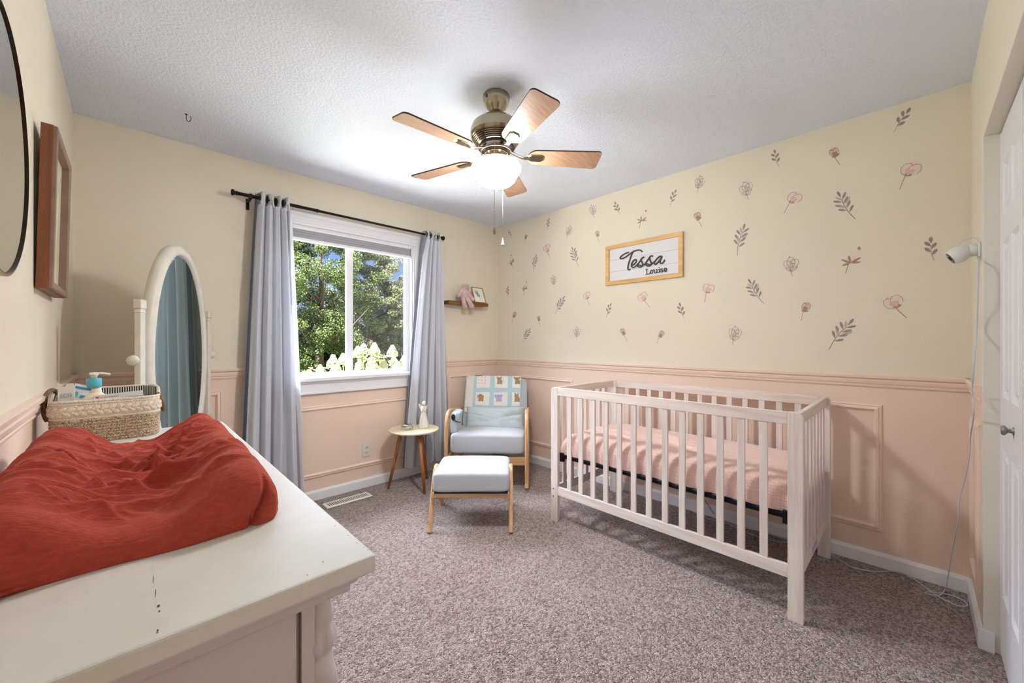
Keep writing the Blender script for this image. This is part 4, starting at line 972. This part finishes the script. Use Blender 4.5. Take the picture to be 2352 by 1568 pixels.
# arm caddy
M_strap = plain('black_strap', (34, 36, 44), .7)
cd = empty('arm_caddy', (0, 0, 0), 0, 'grey fabric pocket caddy with black strap hung over the left chair arm', 'caddy'); cd.matrix_world = CHM
b = MB(); cushion(b, (-.282, .16, .520), (.028, .125, .094), .25, .3, n=40); b.build('pocket', M_bluegrey, cd, smooth=True)
b = MB(); cushion(b, (-.252, .12, .570), (.017, .075, .052), .3, .35, n=32, rot=(0, math.radians(14), 0)); b.build('flap', M_bluegrey, cd, smooth=True)
b = MB(); b.ell((-.282, .033, .577), (.018, .010, .026), n=16); b.tube(smooth_path([(-.282, .022, .572), (-.256, .026, .545), (-.228, .05, .532)], 5), .0035, 6); b.build('strap', M_strap, cd, smooth=True)
# patchwork quilt over the back
M_qb, M_qw, M_ql, M_qp = fabric('aqua_quilt', (196, 224, 230), 500), fabric('white_quilt_square', (244, 241, 234), 500, var=.02), fabric('ruffled_cream_edge', (240, 234, 226), 400, var=.03), plain('quilt_pink', (226, 196, 190), .9)
M_q1, M_q2, M_q3 = plain('quilt_brown', (176, 146, 116), .9), plain('quilt_lilac', (186, 184, 214), .9), plain('quilt_ink', (96, 92, 104), .9)
qu = empty('patchwork_quilt', (0, 0, 0), 0, 'aqua baby quilt with animal picture squares draped over the rocking chair back', 'quilt'); qu.matrix_world = CHM
def Q(x, w, d=0.0):   # x across, w: distance below the top edge (front), negative: behind
    r = .036
    if w >= 0: p = Mb @ Vector((x, -.033-d, .494-w))
    else:
        a = min(PI, -w/r)
        p = Mb @ Vector((x, .014-(.046+d)*math.cos(a), .494+(.012+d)*math.sin(a)-max(0, -w-r*PI)))
    p.z += .004*noise.noise((x*9, w*9, 1)); p.y -= .004*noise.noise((x*12, w*10, 4)); return p
QX0, QX1 = -.262, .246
P = [Q(QX0+(QX1-QX0)*i/59, -.24+.60*j/79) for j in range(80) for i in range(60)]
MB().grid(P, 60, 80).build('quilt_cloth', M_qb, qu, smooth=True, solid=.006)
P = [Q(QX0-.028+.075*i/9+.006*math.sin(j*1.3)*(1-i/9), -.1+.46*j/119, .006+.003*math.sin(j*1.3+i)) for j in range(120) for i in range(10)]
MB().grid(P, 10, 120).build('ruffle', M_ql, qu, smooth=True)
def qsq(x0, w0, s, d=.006): return [[Q(x0+s*i/9, w0+s*j/9, d) for i in range(10)] for j in range(10)]
sqs = []
for r_, w0 in enumerate((-.012, .165)):
    for c_, x0 in enumerate((-.188, -.014, .160)):
        s = .132; g = [[Q(min(x0+s*i/9, .240), w0+s*j/9, .006) for i in range(10)] for j in range(10)]; o = MB().grid([p for row in g for p in row], 10, 10).build('picture_square', M_qw, qu, smooth=True); sqs.append((x0, w0, s, o))
def qel(b, x0, w0, cx, cw, rx, rw, d=.0072, n=16): b._add([Q(x0+cx+rx*math.cos(a), w0+cw+rw*math.sin(a), d) for a in np.linspace(0, 2*PI, n, endpoint=False)], [tuple(range(n))])
def animal(sq, body, dark, ears, trunk=False, bear=False):
    x0, w0, s, o = sq; b = MB(); k = s/.1
    qel(b, x0, w0, .052, .066, .026, .024, .0068); qel(b, x0, w0, .045, .038, .021, .019, .0072)
    for sx in (-1, 1): qel(b, x0, w0, .045+sx*ears[0], ears[1], ears[2], ears[3], .0076)
    for q in (.034, .068): qel(b, x0, w0, q, .086, .010, .007, .0074)
    if trunk: qel(b, x0, w0, .026, .054, .006, .014, .0078)
    b.build('animal_print', body, o)
    b = MB()
    for q in (.038, .050): qel(b, x0, w0, q, .036, .0025, .003, .0082, 10)
    qel(b, x0, w0, .044, .045, .003, .002, .0082, 10); b.build('animal_face', dark, o)
animal(sqs[1], M_q1, M_q3, (.018, .022, .008, .008)); animal(sqs[2], M_q1, M_q3, (.024, .026, .009, .010)); animal(sqs[3], M_q1, M_q3, (.024, .046, .008, .016)); animal(sqs[4], M_q2, M_q3, (.026, .036, .014, .016), True); animal(sqs[5], M_q1, M_q3, (.014, .014, .006, .012))
b = MB()
for k in range(9): qel(b, sqs[0][0], sqs[0][1], .016+.033*(k % 3), .018+.032*(k//3), .007, .006, .0068)
b.build('pink_dots', M_qp, sqs[0][3])
b = MB(); x0, w0 = sqs[3][0], sqs[3][1]
for q in (.012, .020): b._add([Q(x0+q, w0+.01, .0068), Q(x0+q+.003, w0+.01, .0068), Q(x0+q+.003, w0+.09, .0068), Q(x0+q, w0+.09, .0068)], [(0, 1, 2, 3)])
x0, w0 = sqs[1][0], sqs[1][1]
for q in (.072, .088): b._add([Q(x0+q-.008, w0+.01, .0068), Q(x0+q-.004, w0+.01, .0068), Q(x0+q+.004, w0+.08, .0068), Q(x0+q, w0+.08, .0068)], [(0, 1, 2, 3)])
b.build('pink_stripes', M_qp, sqs[3][3])
# clipped corner note: drawn only where the quilt lies

# ------------------------------------------------------------------ ottoman
ot = empty('ottoman', fpnt(-.262, 2.69), -YAW, 'square pale grey footstool ottoman with splayed beech legs in front of the rocking chair', 'ottoman')
for s in (-1, 1):
    x = s*.255
    for q in (-1, 1): MB().rect(smooth_path([(x, q*.222, .004), (x, q*.13, .19), (x, q*.055, .315), (x, q*.02, .344), (x, 0, .347)], 5), .034, .026, up=(1, 0, 0)).build('leg', M_beech, ot)
MB().box(-.246, .246, -.185, -.165, .205, .236).build('rail', M_beechx, ot, bevel=.003); MB().box(-.246, .246, .165, .185, .205, .236).build('rail', M_beechx, ot, bevel=.003)
MB().box(-.235, .235, -.19, .19, .234, .244).build('dust_cover', M_strap, ot)
cushion(MB(), (0, 0, .305), (.246, .205, .062), .14, .22, crown=.012).build('cushion', M_lgrey, ot, smooth=True)

# ------------------------------------------------------------------ round side table
M_top = wood('pale_birch_top', (214, 196, 164), (230, 216, 188), 'x', 5, .45, 10); M_leg = wood('honey_wood_leg', (150, 96, 52), (184, 124, 74), 'z', 8, .4, 14)
tc = spot(-.814, 3.265); st = empty('side_table', (tc.x, tc.y, 0), 0, 'small round wooden side table on three angled legs by the right curtain', 'table')
MB().lathe([(.198, .466), (.203, .470), (.203, .478), (.200, .480)], 64).build('table_top', M_top, st, smooth=False, bevel=.001)
for lat, dep in ((-1.0114, 3.215), (-.690, 3.105), (-.745, 3.45)):
    f = spot(lat, dep)-tc; d = Vector((f.x, f.y, 0)); a = d*.50
    MB().cyl((d.x, d.y, 0.0), (a.x, a.y, .467), .0105, .018, 20).build('leg', M_leg, st, smooth=True)
M_bisque = plain('cream_bisque', (226, 218, 204), .65); M_gown = plain('white_gown', (226, 222, 214), .6)
fp = spot(-.742, 3.30); fg = empty('angel_figurine', (fp.x, fp.y, .480), -YAW, 'cream angel figurine with small wings standing on the round side table', 'figurine')
b = MB(); b.lathe([(.045, 0), (.047, .004), (.040, .03), (.030, .08), (.021, .125), (.019, .145), (.022, .165), (.018, .176), (.008, .184)], 28, Matrix.Diagonal((1, .8, 1, 1)))
b.ell((.002, -.004, .200), (.0145, .015, .0175)).capsule((-.018, -.002, .168), (-.012, -.022, .135), .0075, .006).capsule((.018, -.002, .168), (.020, -.020, .140), .0075, .006).capsule((-.012, -.022, .137), (.008, -.02, .178), .006, .006).capsule((.020, -.020, .14), (.010, -.022, .172), .006, .006)
remesh(b.build('gown', M_gown, fg, smooth=True), .0028, 3)
b = MB(); b.ell((.002, .004, .206), (.0155, .0145, .0150)).ell((.003, .014, .216), (.008, .008, .007)); b.build('hair', M_bisque, fg, smooth=True)
for s in (-1, 1):
    pts = [(0, 0), (s*.014, .026), (s*.034, .040), (s*.044, .036), (s*.040, .018), (s*.030, .0), (s*.014, -.012)] if s < 0 else [(0, 0), (.010, .022), (.02, .03), (.024, .02), (.018, 0), (.008, -.012)]
    MB().poly([(u+s*.006, v+.158) for u, v in pts], .004, lambda u, v, d: (u, .018+d, v)).build('wing', M_bisque, fg, bevel=.001)
M_silver = plain('polished_silver', (205, 205, 205), .12, 1)
bx = spot(-.872, 3.245); tb = empty('trinket_box', (bx.x, bx.y, .480), -YAW-.2, 'small polished silver box beside the figurine on the side table', 'box')
MB().lathe([(.040, 0), (.044, .004), (.044, .034), (.041, .040), (.020, .042), (.001, .042)], 40).build('box_body', M_silver, tb, smooth=True, bevel=.0)
MB().box(.036, .056, -.016, .012, .004, .030).box(.040, .050, -.020, -.014, .026, .040).build('bow', M_silver, tb, bevel=.002)

# ------------------------------------------------------------------ ceiling fan
M_nick = plain('brushed_nickel', (172, 162, 140), .17, 1); FX, FY = 1.325, 1.48
fn = empty('ceiling_fan', (FX, FY, H), 0, 'brushed nickel ceiling fan with five light wood blades and a lit white globe', 'ceiling fan')
def Z(l): return [(r, z-H) for r, z in l]
MB().lathe(Z([(.066, H), (.068, 2.434), (.067, 2.418), (.064, 2.405), (.056, 2.385), (.043, 2.366), (.038, 2.360), (.036, 2.352), (.028, 2.350)]), 48).build('canopy', M_nick, fn, smooth=True)
MB().ell((-.071, 0, 2.415-H), (.007, .006, .010), n=10).build('canopy_screw', M_nick, fn, smooth=True)
MB().cyl((0, 0, 2.31-H), (0, 0, 2.37-H), .0125, n=24).lathe(Z([(.020, 2.345), (.022, 2.340), (.022, 2.325), (.016, 2.32)]), 24).build('downrod', M_nick, fn, smooth=True)
MB().ell((0, 0, 2.356-H), (.024, .024, .012)).build('hanger_ball', M_dark, fn, smooth=True)
prof = [(.018, 2.324), (.060, 2.320), (.100, 2.306), (.122, 2.286), (.130, 2.262), (.130, 2.238), (.124, 2.226)]
for k in range(5): z = 2.224-k*.0072; r = .122-.005*k; prof += [(r, z), (r+.002, z-.0018), (r, z-.0036), (r-.007, z-.0040), (r-.007, z-.0060)]
prof += [(.094, 2.190), (.080, 2.180), (.070, 2.178)]
MB().lathe(Z(prof), 64).build('motor_housing', M_nick, fn, smooth=False)
MB().lathe(Z([(.085, 2.186), (.092, 2.180), (.092, 2.174), (.080, 2.168), (.055, 2.166)]), 48).build('flywheel', plain('dark_flywheel', (60, 46, 38), .4, .5), fn, smooth=True)
MB().lathe(Z([(.050, 2.170), (.052, 2.160), (.058, 2.150), (.060, 2.140), (.056, 2.126), (.054, 2.112)]), 48).build('light_fitter', M_nick, fn, smooth=True)
MB().lathe(Z([(.078, 2.158), (.080, 2.155), (.078, 2.152), (.074, 2.155)]), 48, cap=False).build('trim_ring', M_nick, fn, smooth=True)
t = NT('lit_opal_globe'); t.color((250, 250, 248)); t.b.inputs['Roughness'].default_value = .3; t.b.inputs['Emission Color'].default_value = (.985, .99, 1, 1)
sz = t.new('ShaderNodeSeparateXYZ'); t.link(t.co(), sz.inputs[0]); mr_ = t.new('ShaderNodeMapRange'); mr_.inputs[1].default_value = 2.098-H; mr_.inputs[2].default_value = 2.016-H; mr_.inputs[3].default_value = .06*LAMP; mr_.inputs[4].default_value = LAMP
t.link(sz.outputs[2], mr_.inputs[0]); t.link(mr_.outputs[0], t.b.inputs['Emission Strength']); M_globe = t.m      # emission weakened towards the shoulder to tame the hot spot on the ceiling
gp = [(.052, 2.116), (.075, 2.112), (.100, 2.102), (.118, 2.090), (.1255, 2.076), (.125, 2.064), (.117, 2.053), (.105, 2.046), (.106, 2.040), (.097, 2.018), (.079, 2.000), (.055, 1.990), (.028, 1.9865), (.001, 1.986)]
MB().lathe(Z(gp), 64).build('globe', M_globe, fn, smooth=True)
t = NT('cane_print_blade'); v = t.co(); w1 = t.new('ShaderNodeTexWave'); w1.inputs['Scale'].default_value = 95; w1.inputs['Distortion'].default_value = 1.2; w1.bands_direction = 'X'; t.link(v, w1.inputs['Vector'])
w2 = t.new('ShaderNodeTexWave'); w2.inputs['Scale'].default_value = 70; w2.inputs['Distortion'].default_value = 1.2; w2.bands_direction = 'Y'; t.link(v, w2.inputs['Vector'])
mm = t.math('MULTIPLY', w1.outputs['Fac'], w2.outputs['Fac']); nn = t.math('ADD', t.math('MULTIPLY', mm, .5), t.math('MULTIPLY', t.noise(30, t.co((.4, 4, 1)), 4), .6))
t.color(t.ramp(nn, [(.25, (152, 112, 88)), (.6, (200, 164, 132))])); t.b.inputs['Roughness'].default_value = .32; M_blade = t.m
M_bedge = plain('dark_blade_edge', (62, 34, 24), .4)
def blade_outline(n=10):
    pts = []; w0, w1 = .052, .066
    for k in range(n+1): a = PI/2+PI*k/n; pts.append((.205+.045*math.cos(a)*1.0, w0*math.sin(a)))
    pts = [(.165+.045*(1-math.cos(a)), -w0*math.cos(a+PI/2)*1.0) for a in []] or pts
    e = []
    for k in range(n+1): a = -PI/2+PI/2*k/n; e.append((.510+.022*math.cos(a)+.0, -w1+.022+.022*math.sin(a)))
    for k in range(n+1): a = PI/2*k/n; e.append((.510+.022*math.cos(a), w1-.022+.022*math.sin(a)))
    return pts+e
for k in range(5):
    a = math.radians(33.5+72*k); e = None
    Mk = Matrix.Rotation(a, 4, 'Z') @ Matrix.Translation((0, 0, 2.137-H)) @ Matrix.Rotation(math.radians(-12), 4, 'X')
    pts = blade_outline(); m = len(pts)
    b = MB(); b._add([Mk @ Vector((u, v, d)) for d in (.0062, 0) for u, v in pts], [tuple(range(m)), tuple(range(2*m-1, m-1, -1))])
    bl_ = b.build('blade', M_blade, fn)
    b = MB(); b._add([Mk @ Vector((u*1.0005, v*1.004, d)) for d in (.0064, -.0002) for u, v in pts], [(i, (i+1) % m, m+(i+1) % m, m+i) for i in range(m)]); b.build('blade_edge', M_bedge, bl_)
    b = MB(); arm = smooth_path([(.070, 0, .020), (.105, 0, .004), (.140, 0, -.008), (.175, 0, -.008)], 5); Ma = Matrix.Rotation(a, 4, 'Z') @ Matrix.Translation((0, 0, 2.141-H))
    q = MB().rect([(p.x, p.y, p.z) for p in arm], .022, .006, up=(0, 0, 1)); 
    for v_ in q.bm.verts: v_.co = Ma @ v_.co
    o = q.build('blade_arm', M_nick, fn)
    pl = MB(); pad = [(.155, -.014), (.175, -.026), (.232, -.028), (.248, -.014), (.248, .014), (.232, .028), (.175, .026), (.155, .014)]
    pl._add([Mk @ Vector((u, v, d)) for d, s_ in ((0.0, 1), (-.006, .8)) for u, v in [((p[0]-.2)*s_+.2, p[1]*s_) for p in pad]], [tuple(range(8)), tuple(range(15, 7, -1))]+[(i, (i+1) % 8, 8+(i+1) % 8, 8+i) for i in range(8)])
    pl.build('blade_plate', M_nick, o)
M_chain = plain('chain_metal', (150, 140, 126), .3, 1)
for (lat, dep, zb, kind) in ((-.0036, -.131, 1.755, 0), (.0295, .131, 1.762, 1)):
    p = Rv*lat+Fv*dep; p0 = Rv*lat*.9+Fv*math.copysign(.055, dep); b = MB(); pts = smooth_path([(p0.x, p0.y, 2.150-H), (p.x*.85, p.y*.85, 2.147-H), (p.x, p.y, 2.115-H), (p.x, p.y, 2.0-H), (p.x, p.y, zb-H)], 8); b.tube(pts, .0010, 6)
    for q in range(int((2.115-zb)/.0062)): b.ell((p.x, p.y, zb-H+q*.0062), (.0019,)*3, n=6)
    c_ = b.build('pull_chain', M_chain, fn)
    if kind == 0: MB().lathe([(.001, 0), (.006, .004), (.0075, .012), (.005, .026), (.0015, .034), (.001, .05)], 16, Matrix.Translation((p.x, p.y, zb-H-.050))).build('pendant', M_chain, c_, smooth=True)
    else: MB().lathe([(.001, 0), (.010, .002), (.0115, .006), (.006, .014), (.0045, .028), (.0015, .032), (.001, .045)], 16, Matrix.Translation((p.x, p.y, zb-H-.045))).build('pendant', plain('clear_bead', (216, 200, 168), .2, .3), c_, smooth=True)
# ------------------------------------------------------------------ garden beyond the window
t = NT('lawn'); t.color(t.ramp(t.noise(3, detail=6), [(.3, (46, 62, 30)), (.7, (84, 104, 52))])); t.b.inputs['Roughness'].default_value = 1
o = MB()
o._add([(-20, YW+.12, -.35), (34, YW+.12, -.35), (34, 40, -.2), (-20, 40, -.2)], [(0, 1, 2, 3)]); tag(o.build('lawn', t.m), kind='stuff')
tag(MB().box(-4, 9, YW+.12, 8.0, -.40, -.30).build('bounce_slab', plain('pale_bounce', (214, 210, 202), .9, 0, (30, .3, .003), .06)), kind='structure')  # unseen pale slab, added to bounce daylight up through the window onto the ceiling
def leafmat(nm, c1, c2, tr=.25):
    t = NT(nm); g_ = t.new('ShaderNodeNewGeometry'); t.color(t.ramp(g_.outputs['Random Per Island'], [(0, c1), (1, c2)])); t.b.inputs['Roughness'].default_value = .55; t.b.inputs['Specular IOR Level'].default_value = .3
    r = t.b.inputs['Base Color'].links[0].from_socket; ts = t.new('ShaderNodeBsdfTranslucent'); t.link(r, ts.inputs[0]); mx = t.new('ShaderNodeMixShader'); mx.inputs[0].default_value = tr
    t.link(t.b.outputs[0], mx.inputs[1]); t.link(ts.outputs[0], mx.inputs[2]); t.link(mx.outputs[0], t.n['Material Output'].inputs[0]); return t.m
M_lf1, M_lf2, M_lf3 = leafmat('green_leaves', (34, 46, 24), (76, 90, 44)), leafmat('olive_leaves', (50, 58, 38), (102, 106, 74)), leafmat('dark_leaves', (22, 36, 18), (50, 70, 32))
M_bark = plain('bark', (66, 54, 44), .95, 0, (20, .8, .02), .4)
def leaves(nm, parent, centers, rad, per, size, mat, seed, base):
    r = np.random.default_rng(seed); C = np.asarray(centers)-np.asarray(base); n = len(C)*per
    c = np.repeat(C, per, 0); d = r.normal(size=(n, 3)); d /= np.linalg.norm(d, axis=1)[:, None]; rr = np.repeat(np.asarray(rad), per)*r.uniform(.35, 1, n)**.6
    p = c+d*rr[:, None]*np.array([1, 1, .72]); nr = d*.6+r.normal(size=(n, 3))*.7+np.array([0, 0, .5]); nr /= np.linalg.norm(nr, axis=1)[:, None]
    a = np.cross(nr, r.normal(size=(n, 3))); a /= np.linalg.norm(a, axis=1)[:, None]; q = np.cross(nr, a); s = size*r.uniform(.6, 1.25, n)[:, None]
    V = np.stack([p-a*s, p-q*s*.5+nr*s*.1, p+a*s, p+q*s*.5+nr*s*.1], 1).reshape(-1, 3)
    me = bpy.data.meshes.new(nm); me.vertices.add(4*n); me.vertices.foreach_set('co', V.ravel()); me.loops.add(4*n); me.loops.foreach_set('vertex_index', np.arange(4*n, dtype=np.int32))
    me.polygons.add(n); me.polygons.foreach_set('loop_start', np.arange(0, 4*n, 4, dtype=np.int32)); me.polygons.foreach_set('loop_total', np.full(n, 4, dtype=np.int32)); me.update(); me.validate()
    me.materials.append(mat); o = bpy.data.objects.new(nm, me); COL.objects.link(o); o.parent = parent; return o
def tree(x, y, h, w, mat, label, seed, ncl=150, per=170, size=.05, low=.12, hole=0.0):
    r = random.Random(seed); base = (x, y, -.3); e = empty('tree', base, 0, label, 'tree', 'trees beyond the window')
    b = MB(); trunk = smooth_path([(0, 0, 0), (r.uniform(-.1, .1), 0, h*.25), (r.uniform(-.2, .2), .05, h*.5), (r.uniform(-.2, .2), 0, h*.8)], 6); n = len(trunk)
    b.tube(trunk, .13, 10, scales=[1.1-.95*i/(n-1) for i in range(n)]); tips = []
    for k in range(18):
        i = int(n*.2+r.random()*n*.7); p = trunk[min(i, n-1)]; an = r.uniform(0, 2*PI); l = w*r.uniform(.5, .95)*(1-.3*i/n)
        q = p+Vector((math.cos(an)*l, math.sin(an)*l, l*r.uniform(.3, .9))); m = (p+q)/2+Vector((0, 0, -.08*l)); tips.append(q)
        b.tube(smooth_path([p, m, q], 4), .045, 6, scales=[1-.85*j/8 for j in range(9)])
    b.build('trunk', M_bark, e, smooth=True)
    C, R_ = [], []
    while len(C) < ncl:
        u = Vector((r.uniform(-1, 1), r.uniform(-1, 1), r.uniform(-1, 1)))
        if u.length > 1 or (u.length < .45 and r.random() < .6): continue
        z = h*(low+(1-low)*(u.z+1)/2); f = 1-.25*abs(u.z)
        C.append((x+u.x*w*f, y+u.y*w*.8*f, base[2]+z)); R_.append(r.uniform(.22, .46)*w/2)
    leaves('foliage', e, C, R_, per, size, mat, seed, base); return e
tree(4.02, 12.2, 5.9, 1.75, M_lf1, 'leafy green tree with a dark forked trunk filling the left window pane', 3, 180, 520, .028, .10)
tree(5.75, 12.8, 5.05, 1.35, M_lf2, 'olive green tree behind the right window pane', 5, 165, 560, .028, .02)
tree(2.35, 13.0, 6.0, 1.7, M_lf1, 'green tree half hidden behind the left curtain', 8, 110, 130, .06)
tree(7.15, 13.4, 3.9, 1.35, M_lf2, 'lower olive tree at the right edge of the window under blue sky', 9, 120, 320, .036, .02)
tree(8.9, 14.2, 5.2, 1.8, M_lf1, 'green tree hidden behind the right curtain', 12, 90, 100, .07)
tree(.2, 13.5, 5.4, 1.9, M_lf3, 'dark tree far left outside, behind the left curtain', 14, 90, 100, .07)
tree(4.9, 15.5, 4.3, 2.0, M_lf3, 'dark tree behind the gap between the two window trees', 17, 130, 130, .07, .0)
C, R_ = [], []
for k in range(210): C.append((random.uniform(-4, 13), random.uniform(15.5, 16.8), random.uniform(-.2, 1.9))); R_.append(random.uniform(.45, .8))
hd = empty('shrubbery', (4.5, 16, -.3), 0, 'dark shrubbery below the trees at the back of the garden', 'shrubs'); hd['kind'] = 'stuff'
leaves('foliage', hd, C, R_, 130, .075, M_lf3, 33, (4.5, 16, -.3))['kind'] = 'stuff'
# hydrangea
M_pet, M_hl, M_st = leafmat('hydrangea_petals', (118, 120, 84), (150, 148, 118), .3), leafmat('hydrangea_leaf', (84, 118, 44), (140, 170, 72), .3), plain('green_stem', (104, 130, 60), .7)
hy = empty('hydrangea_bush', (1.95, 4.5, -.35), 0, 'hydrangea bush with cream flower heads just outside the window', 'flowering shrub')
heads = [(765, 832, 4.45, 17), (788, 826, 4.55, 14), (835, 803, 4.6, 14), (860, 804, 4.4, 16), (901, 808, 4.45, 15), (854, 836, 4.35, 17), (822, 810, 4.5, 15), (881, 838, 4.5, 12), (905, 832, 4.6, 13), (927, 830, 4.55, 12), (912, 846, 4.3, 16), (711, 862, 4.4, 13), (772, 850, 4.3, 17), (826, 838, 4.7, 12), (735, 848, 4.7, 10), (650, 850, 4.6, 14), (968, 832, 4.6, 14), (1000, 845, 4.5, 14)]
r = np.random.default_rng(5)
for k, (px, py, Y, rp) in enumerate(heads):
    c = onW(px, py, Y); dep = c.dot(Fv); R0 = .82*rp*dep/FPX; n = 260; h_ = r.uniform(0, 1, n); th_ = r.uniform(0, 2*PI, n); ra = R0*np.sqrt(np.maximum(0, 1-((h_-.35)/.68)**2))*r.uniform(.8, 1.05, n)
    ra = np.minimum(ra, R0*1.15*(1.1-h_)+.005)
    P0 = np.stack([ra*np.cos(th_), ra*np.sin(th_), (h_-.42)*R0*2.1], 1)+np.array(c)-np.array(hy.location)
    V = []; Fc = []
    for i in range(n):
        nr = Vector((math.cos(th_[i])*.8+r.normal()*.3, math.sin(th_[i])*.8+r.normal()*.3, .5*(h_[i]-.2)+r.normal()*.3)).normalized(); a = nr.orthogonal().normalized(); q = nr.cross(a); s = .012
        a2 = (a*math.cos(i)+q*math.sin(i)); q2 = nr.cross(a2); p = Vector(P0[i]); j = len(V)
        V += [p-a2*s, p-q2*s*.9+nr*.002, p+a2*s, p+q2*s*.9+nr*.002]; Fc.append((j, j+1, j+2, j+3))
    b = MB(); b._add(V, Fc); b.ell(Vector(c)-Vector(hy.location)-Vector((0, 0, R0*.1)), (R0*.7, R0*.7, R0*.8), n=12); b.build('flower_head', M_pet, hy)
    l = Vector(c)-Vector(hy.location); MB().tube(smooth_path([(l.x*.5, l.y*.5, 0), (l.x*.85, l.y*.85, l.z*.6), (l.x, l.y, l.z-R0*.6)], 4), .006, 6).build('stem', M_st, hy)
b = MB()
for k in range(420):
    px, py = random.uniform(690, 1000), random.uniform(838, 905)+random.random()**2*60; c = onW(px, py, random.uniform(4.15, 4.75))-Vector(hy.location)
    if c.z < .15: continue
    a = random.uniform(0, 2*PI); d = Vector((math.cos(a), math.sin(a), random.uniform(-.5, .6))).normalized(); s = Vector((-d.y, d.x, random.uniform(-.3, .3))).normalized(); L_ = random.uniform(.05, .09); n_ = d.cross(s)
    b._add([c, c+d*L_*.4+s*L_*.28+n_*.006, c+d*L_, c+d*L_*.4-s*L_*.28+n_*.006], [(0, 1, 2, 3)])
for k in range(70):
    px, py = random.choice([(830, 825), (845, 822), (872, 820), (890, 826), (918, 838), (775, 842), (865, 845), (840, 845)]); c = onW(px+random.uniform(-9, 9), py+random.uniform(-6, 12), random.uniform(4.3, 4.6))-Vector(hy.location)
    a = random.uniform(0, 2*PI); d = Vector((math.cos(a), math.sin(a), random.uniform(-.6, .8))).normalized(); s = Vector((-d.y, d.x, random.uniform(-.3, .3))).normalized(); L_ = random.uniform(.05, .09); n_ = d.cross(s)
    b._add([c, c+d*L_*.4+s*L_*.28+n_*.006, c+d*L_, c+d*L_*.4-s*L_*.28+n_*.006], [(0, 1, 2, 3)])
b.build('leaves', M_hl, hy)

# ------------------------------------------------------------------ light, sky, camera
w = bpy.data.worlds.new('sky'); scene.world = w; w.use_nodes = True; nt = w.node_tree; N = nt.nodes; Lk = nt.links.new; bg = N['Background']
tcn = N.new('ShaderNodeTexCoord'); sp = N.new('ShaderNodeSeparateXYZ'); Lk(tcn.outputs['Generated'], sp.inputs[0])
rp_ = N.new('ShaderNodeValToRGB'); Lk(sp.outputs[2], rp_.inputs[0]); el = rp_.color_ramp.elements
el[0].position = 0; el[0].color = lin((196, 214, 238)); el[1].position = .30; el[1].color = lin((96, 146, 226))
def mr(src, a, c):
    m = N.new('ShaderNodeMapRange'); m.interpolation_type = 'SMOOTHSTEP'; m.inputs[1].default_value = a; m.inputs[2].default_value = c; Lk(src, m.inputs[0]); return m.outputs[0]
up_ = mr(sp.outputs[2], .235, .40); fr_ = mr(sp.outputs[1], -.1, .45)
mu = N.new('ShaderNodeMath'); mu.operation = 'MULTIPLY'; Lk(up_, mu.inputs[0]); Lk(fr_, mu.inputs[1])
ms_ = N.new('ShaderNodeMath'); ms_.operation = 'MULTIPLY_ADD'; Lk(mu.outputs[0], ms_.inputs[0]); ms_.inputs[1].default_value = SKYGLOW; ms_.inputs[2].default_value = SKYBASE
mxc = N.new('ShaderNodeMix'); mxc.data_type = 'RGBA'; Lk(up_, mxc.inputs[0]); Lk(rp_.outputs[0], mxc.inputs[6]); mxc.inputs[7].default_value = lin((226, 234, 250))
Lk(mxc.outputs[2], bg.inputs[0]); Lk(ms_.outputs[0], bg.inputs[1])
su = bpy.data.lights.new('sun', 'SUN'); su.energy = SUN; su.angle = .009; su.color = (1, .95, .86); so = bpy.data.objects.new('sun', su); COL.objects.link(so)
so.rotation_euler = Vector((.75, .45, -1.0)).normalized().to_track_quat('-Z', 'Y').to_euler()
po = bpy.data.lights.new('window_portal', 'AREA'); po.shape = 'RECTANGLE'; po.size = OX1-OX0; po.size_y = OZ1-OZ0; po.cycles.is_portal = True
pb = bpy.data.objects.new('window_portal', po); COL.objects.link(pb); pb.location = ((OX0+OX1)/2, YW+.118, (OZ0+OZ1)/2); pb.rotation_euler = (-PI/2, 0, 0)
cd_ = bpy.data.cameras.new('camera'); cd_.sensor_width = 36; cd_.lens = FPX*36/2352; cd_.shift_y = (HOR-784)/2352; cd_.clip_start = .02; cd_.clip_end = 200
co_ = bpy.data.objects.new('camera', cd_); COL.objects.link(co_); co_.location = EYE; co_.rotation_euler = (PI/2, 0, -YAW); scene.camera = co_
scene.view_settings.view_transform = 'Standard'; scene.view_settings.look = 'None'; scene.view_settings.gamma = 1; scene.view_settings.use_curve_mapping = False
scene.view_settings.exposure = EXPO
scene.cycles.max_bounces = 8; scene.cycles.diffuse_bounces = 5; scene.cycles.transparent_max_bounces = 10; scene.cycles.adaptive_threshold = .03
scene.cycles.sample_clamp_indirect = 6
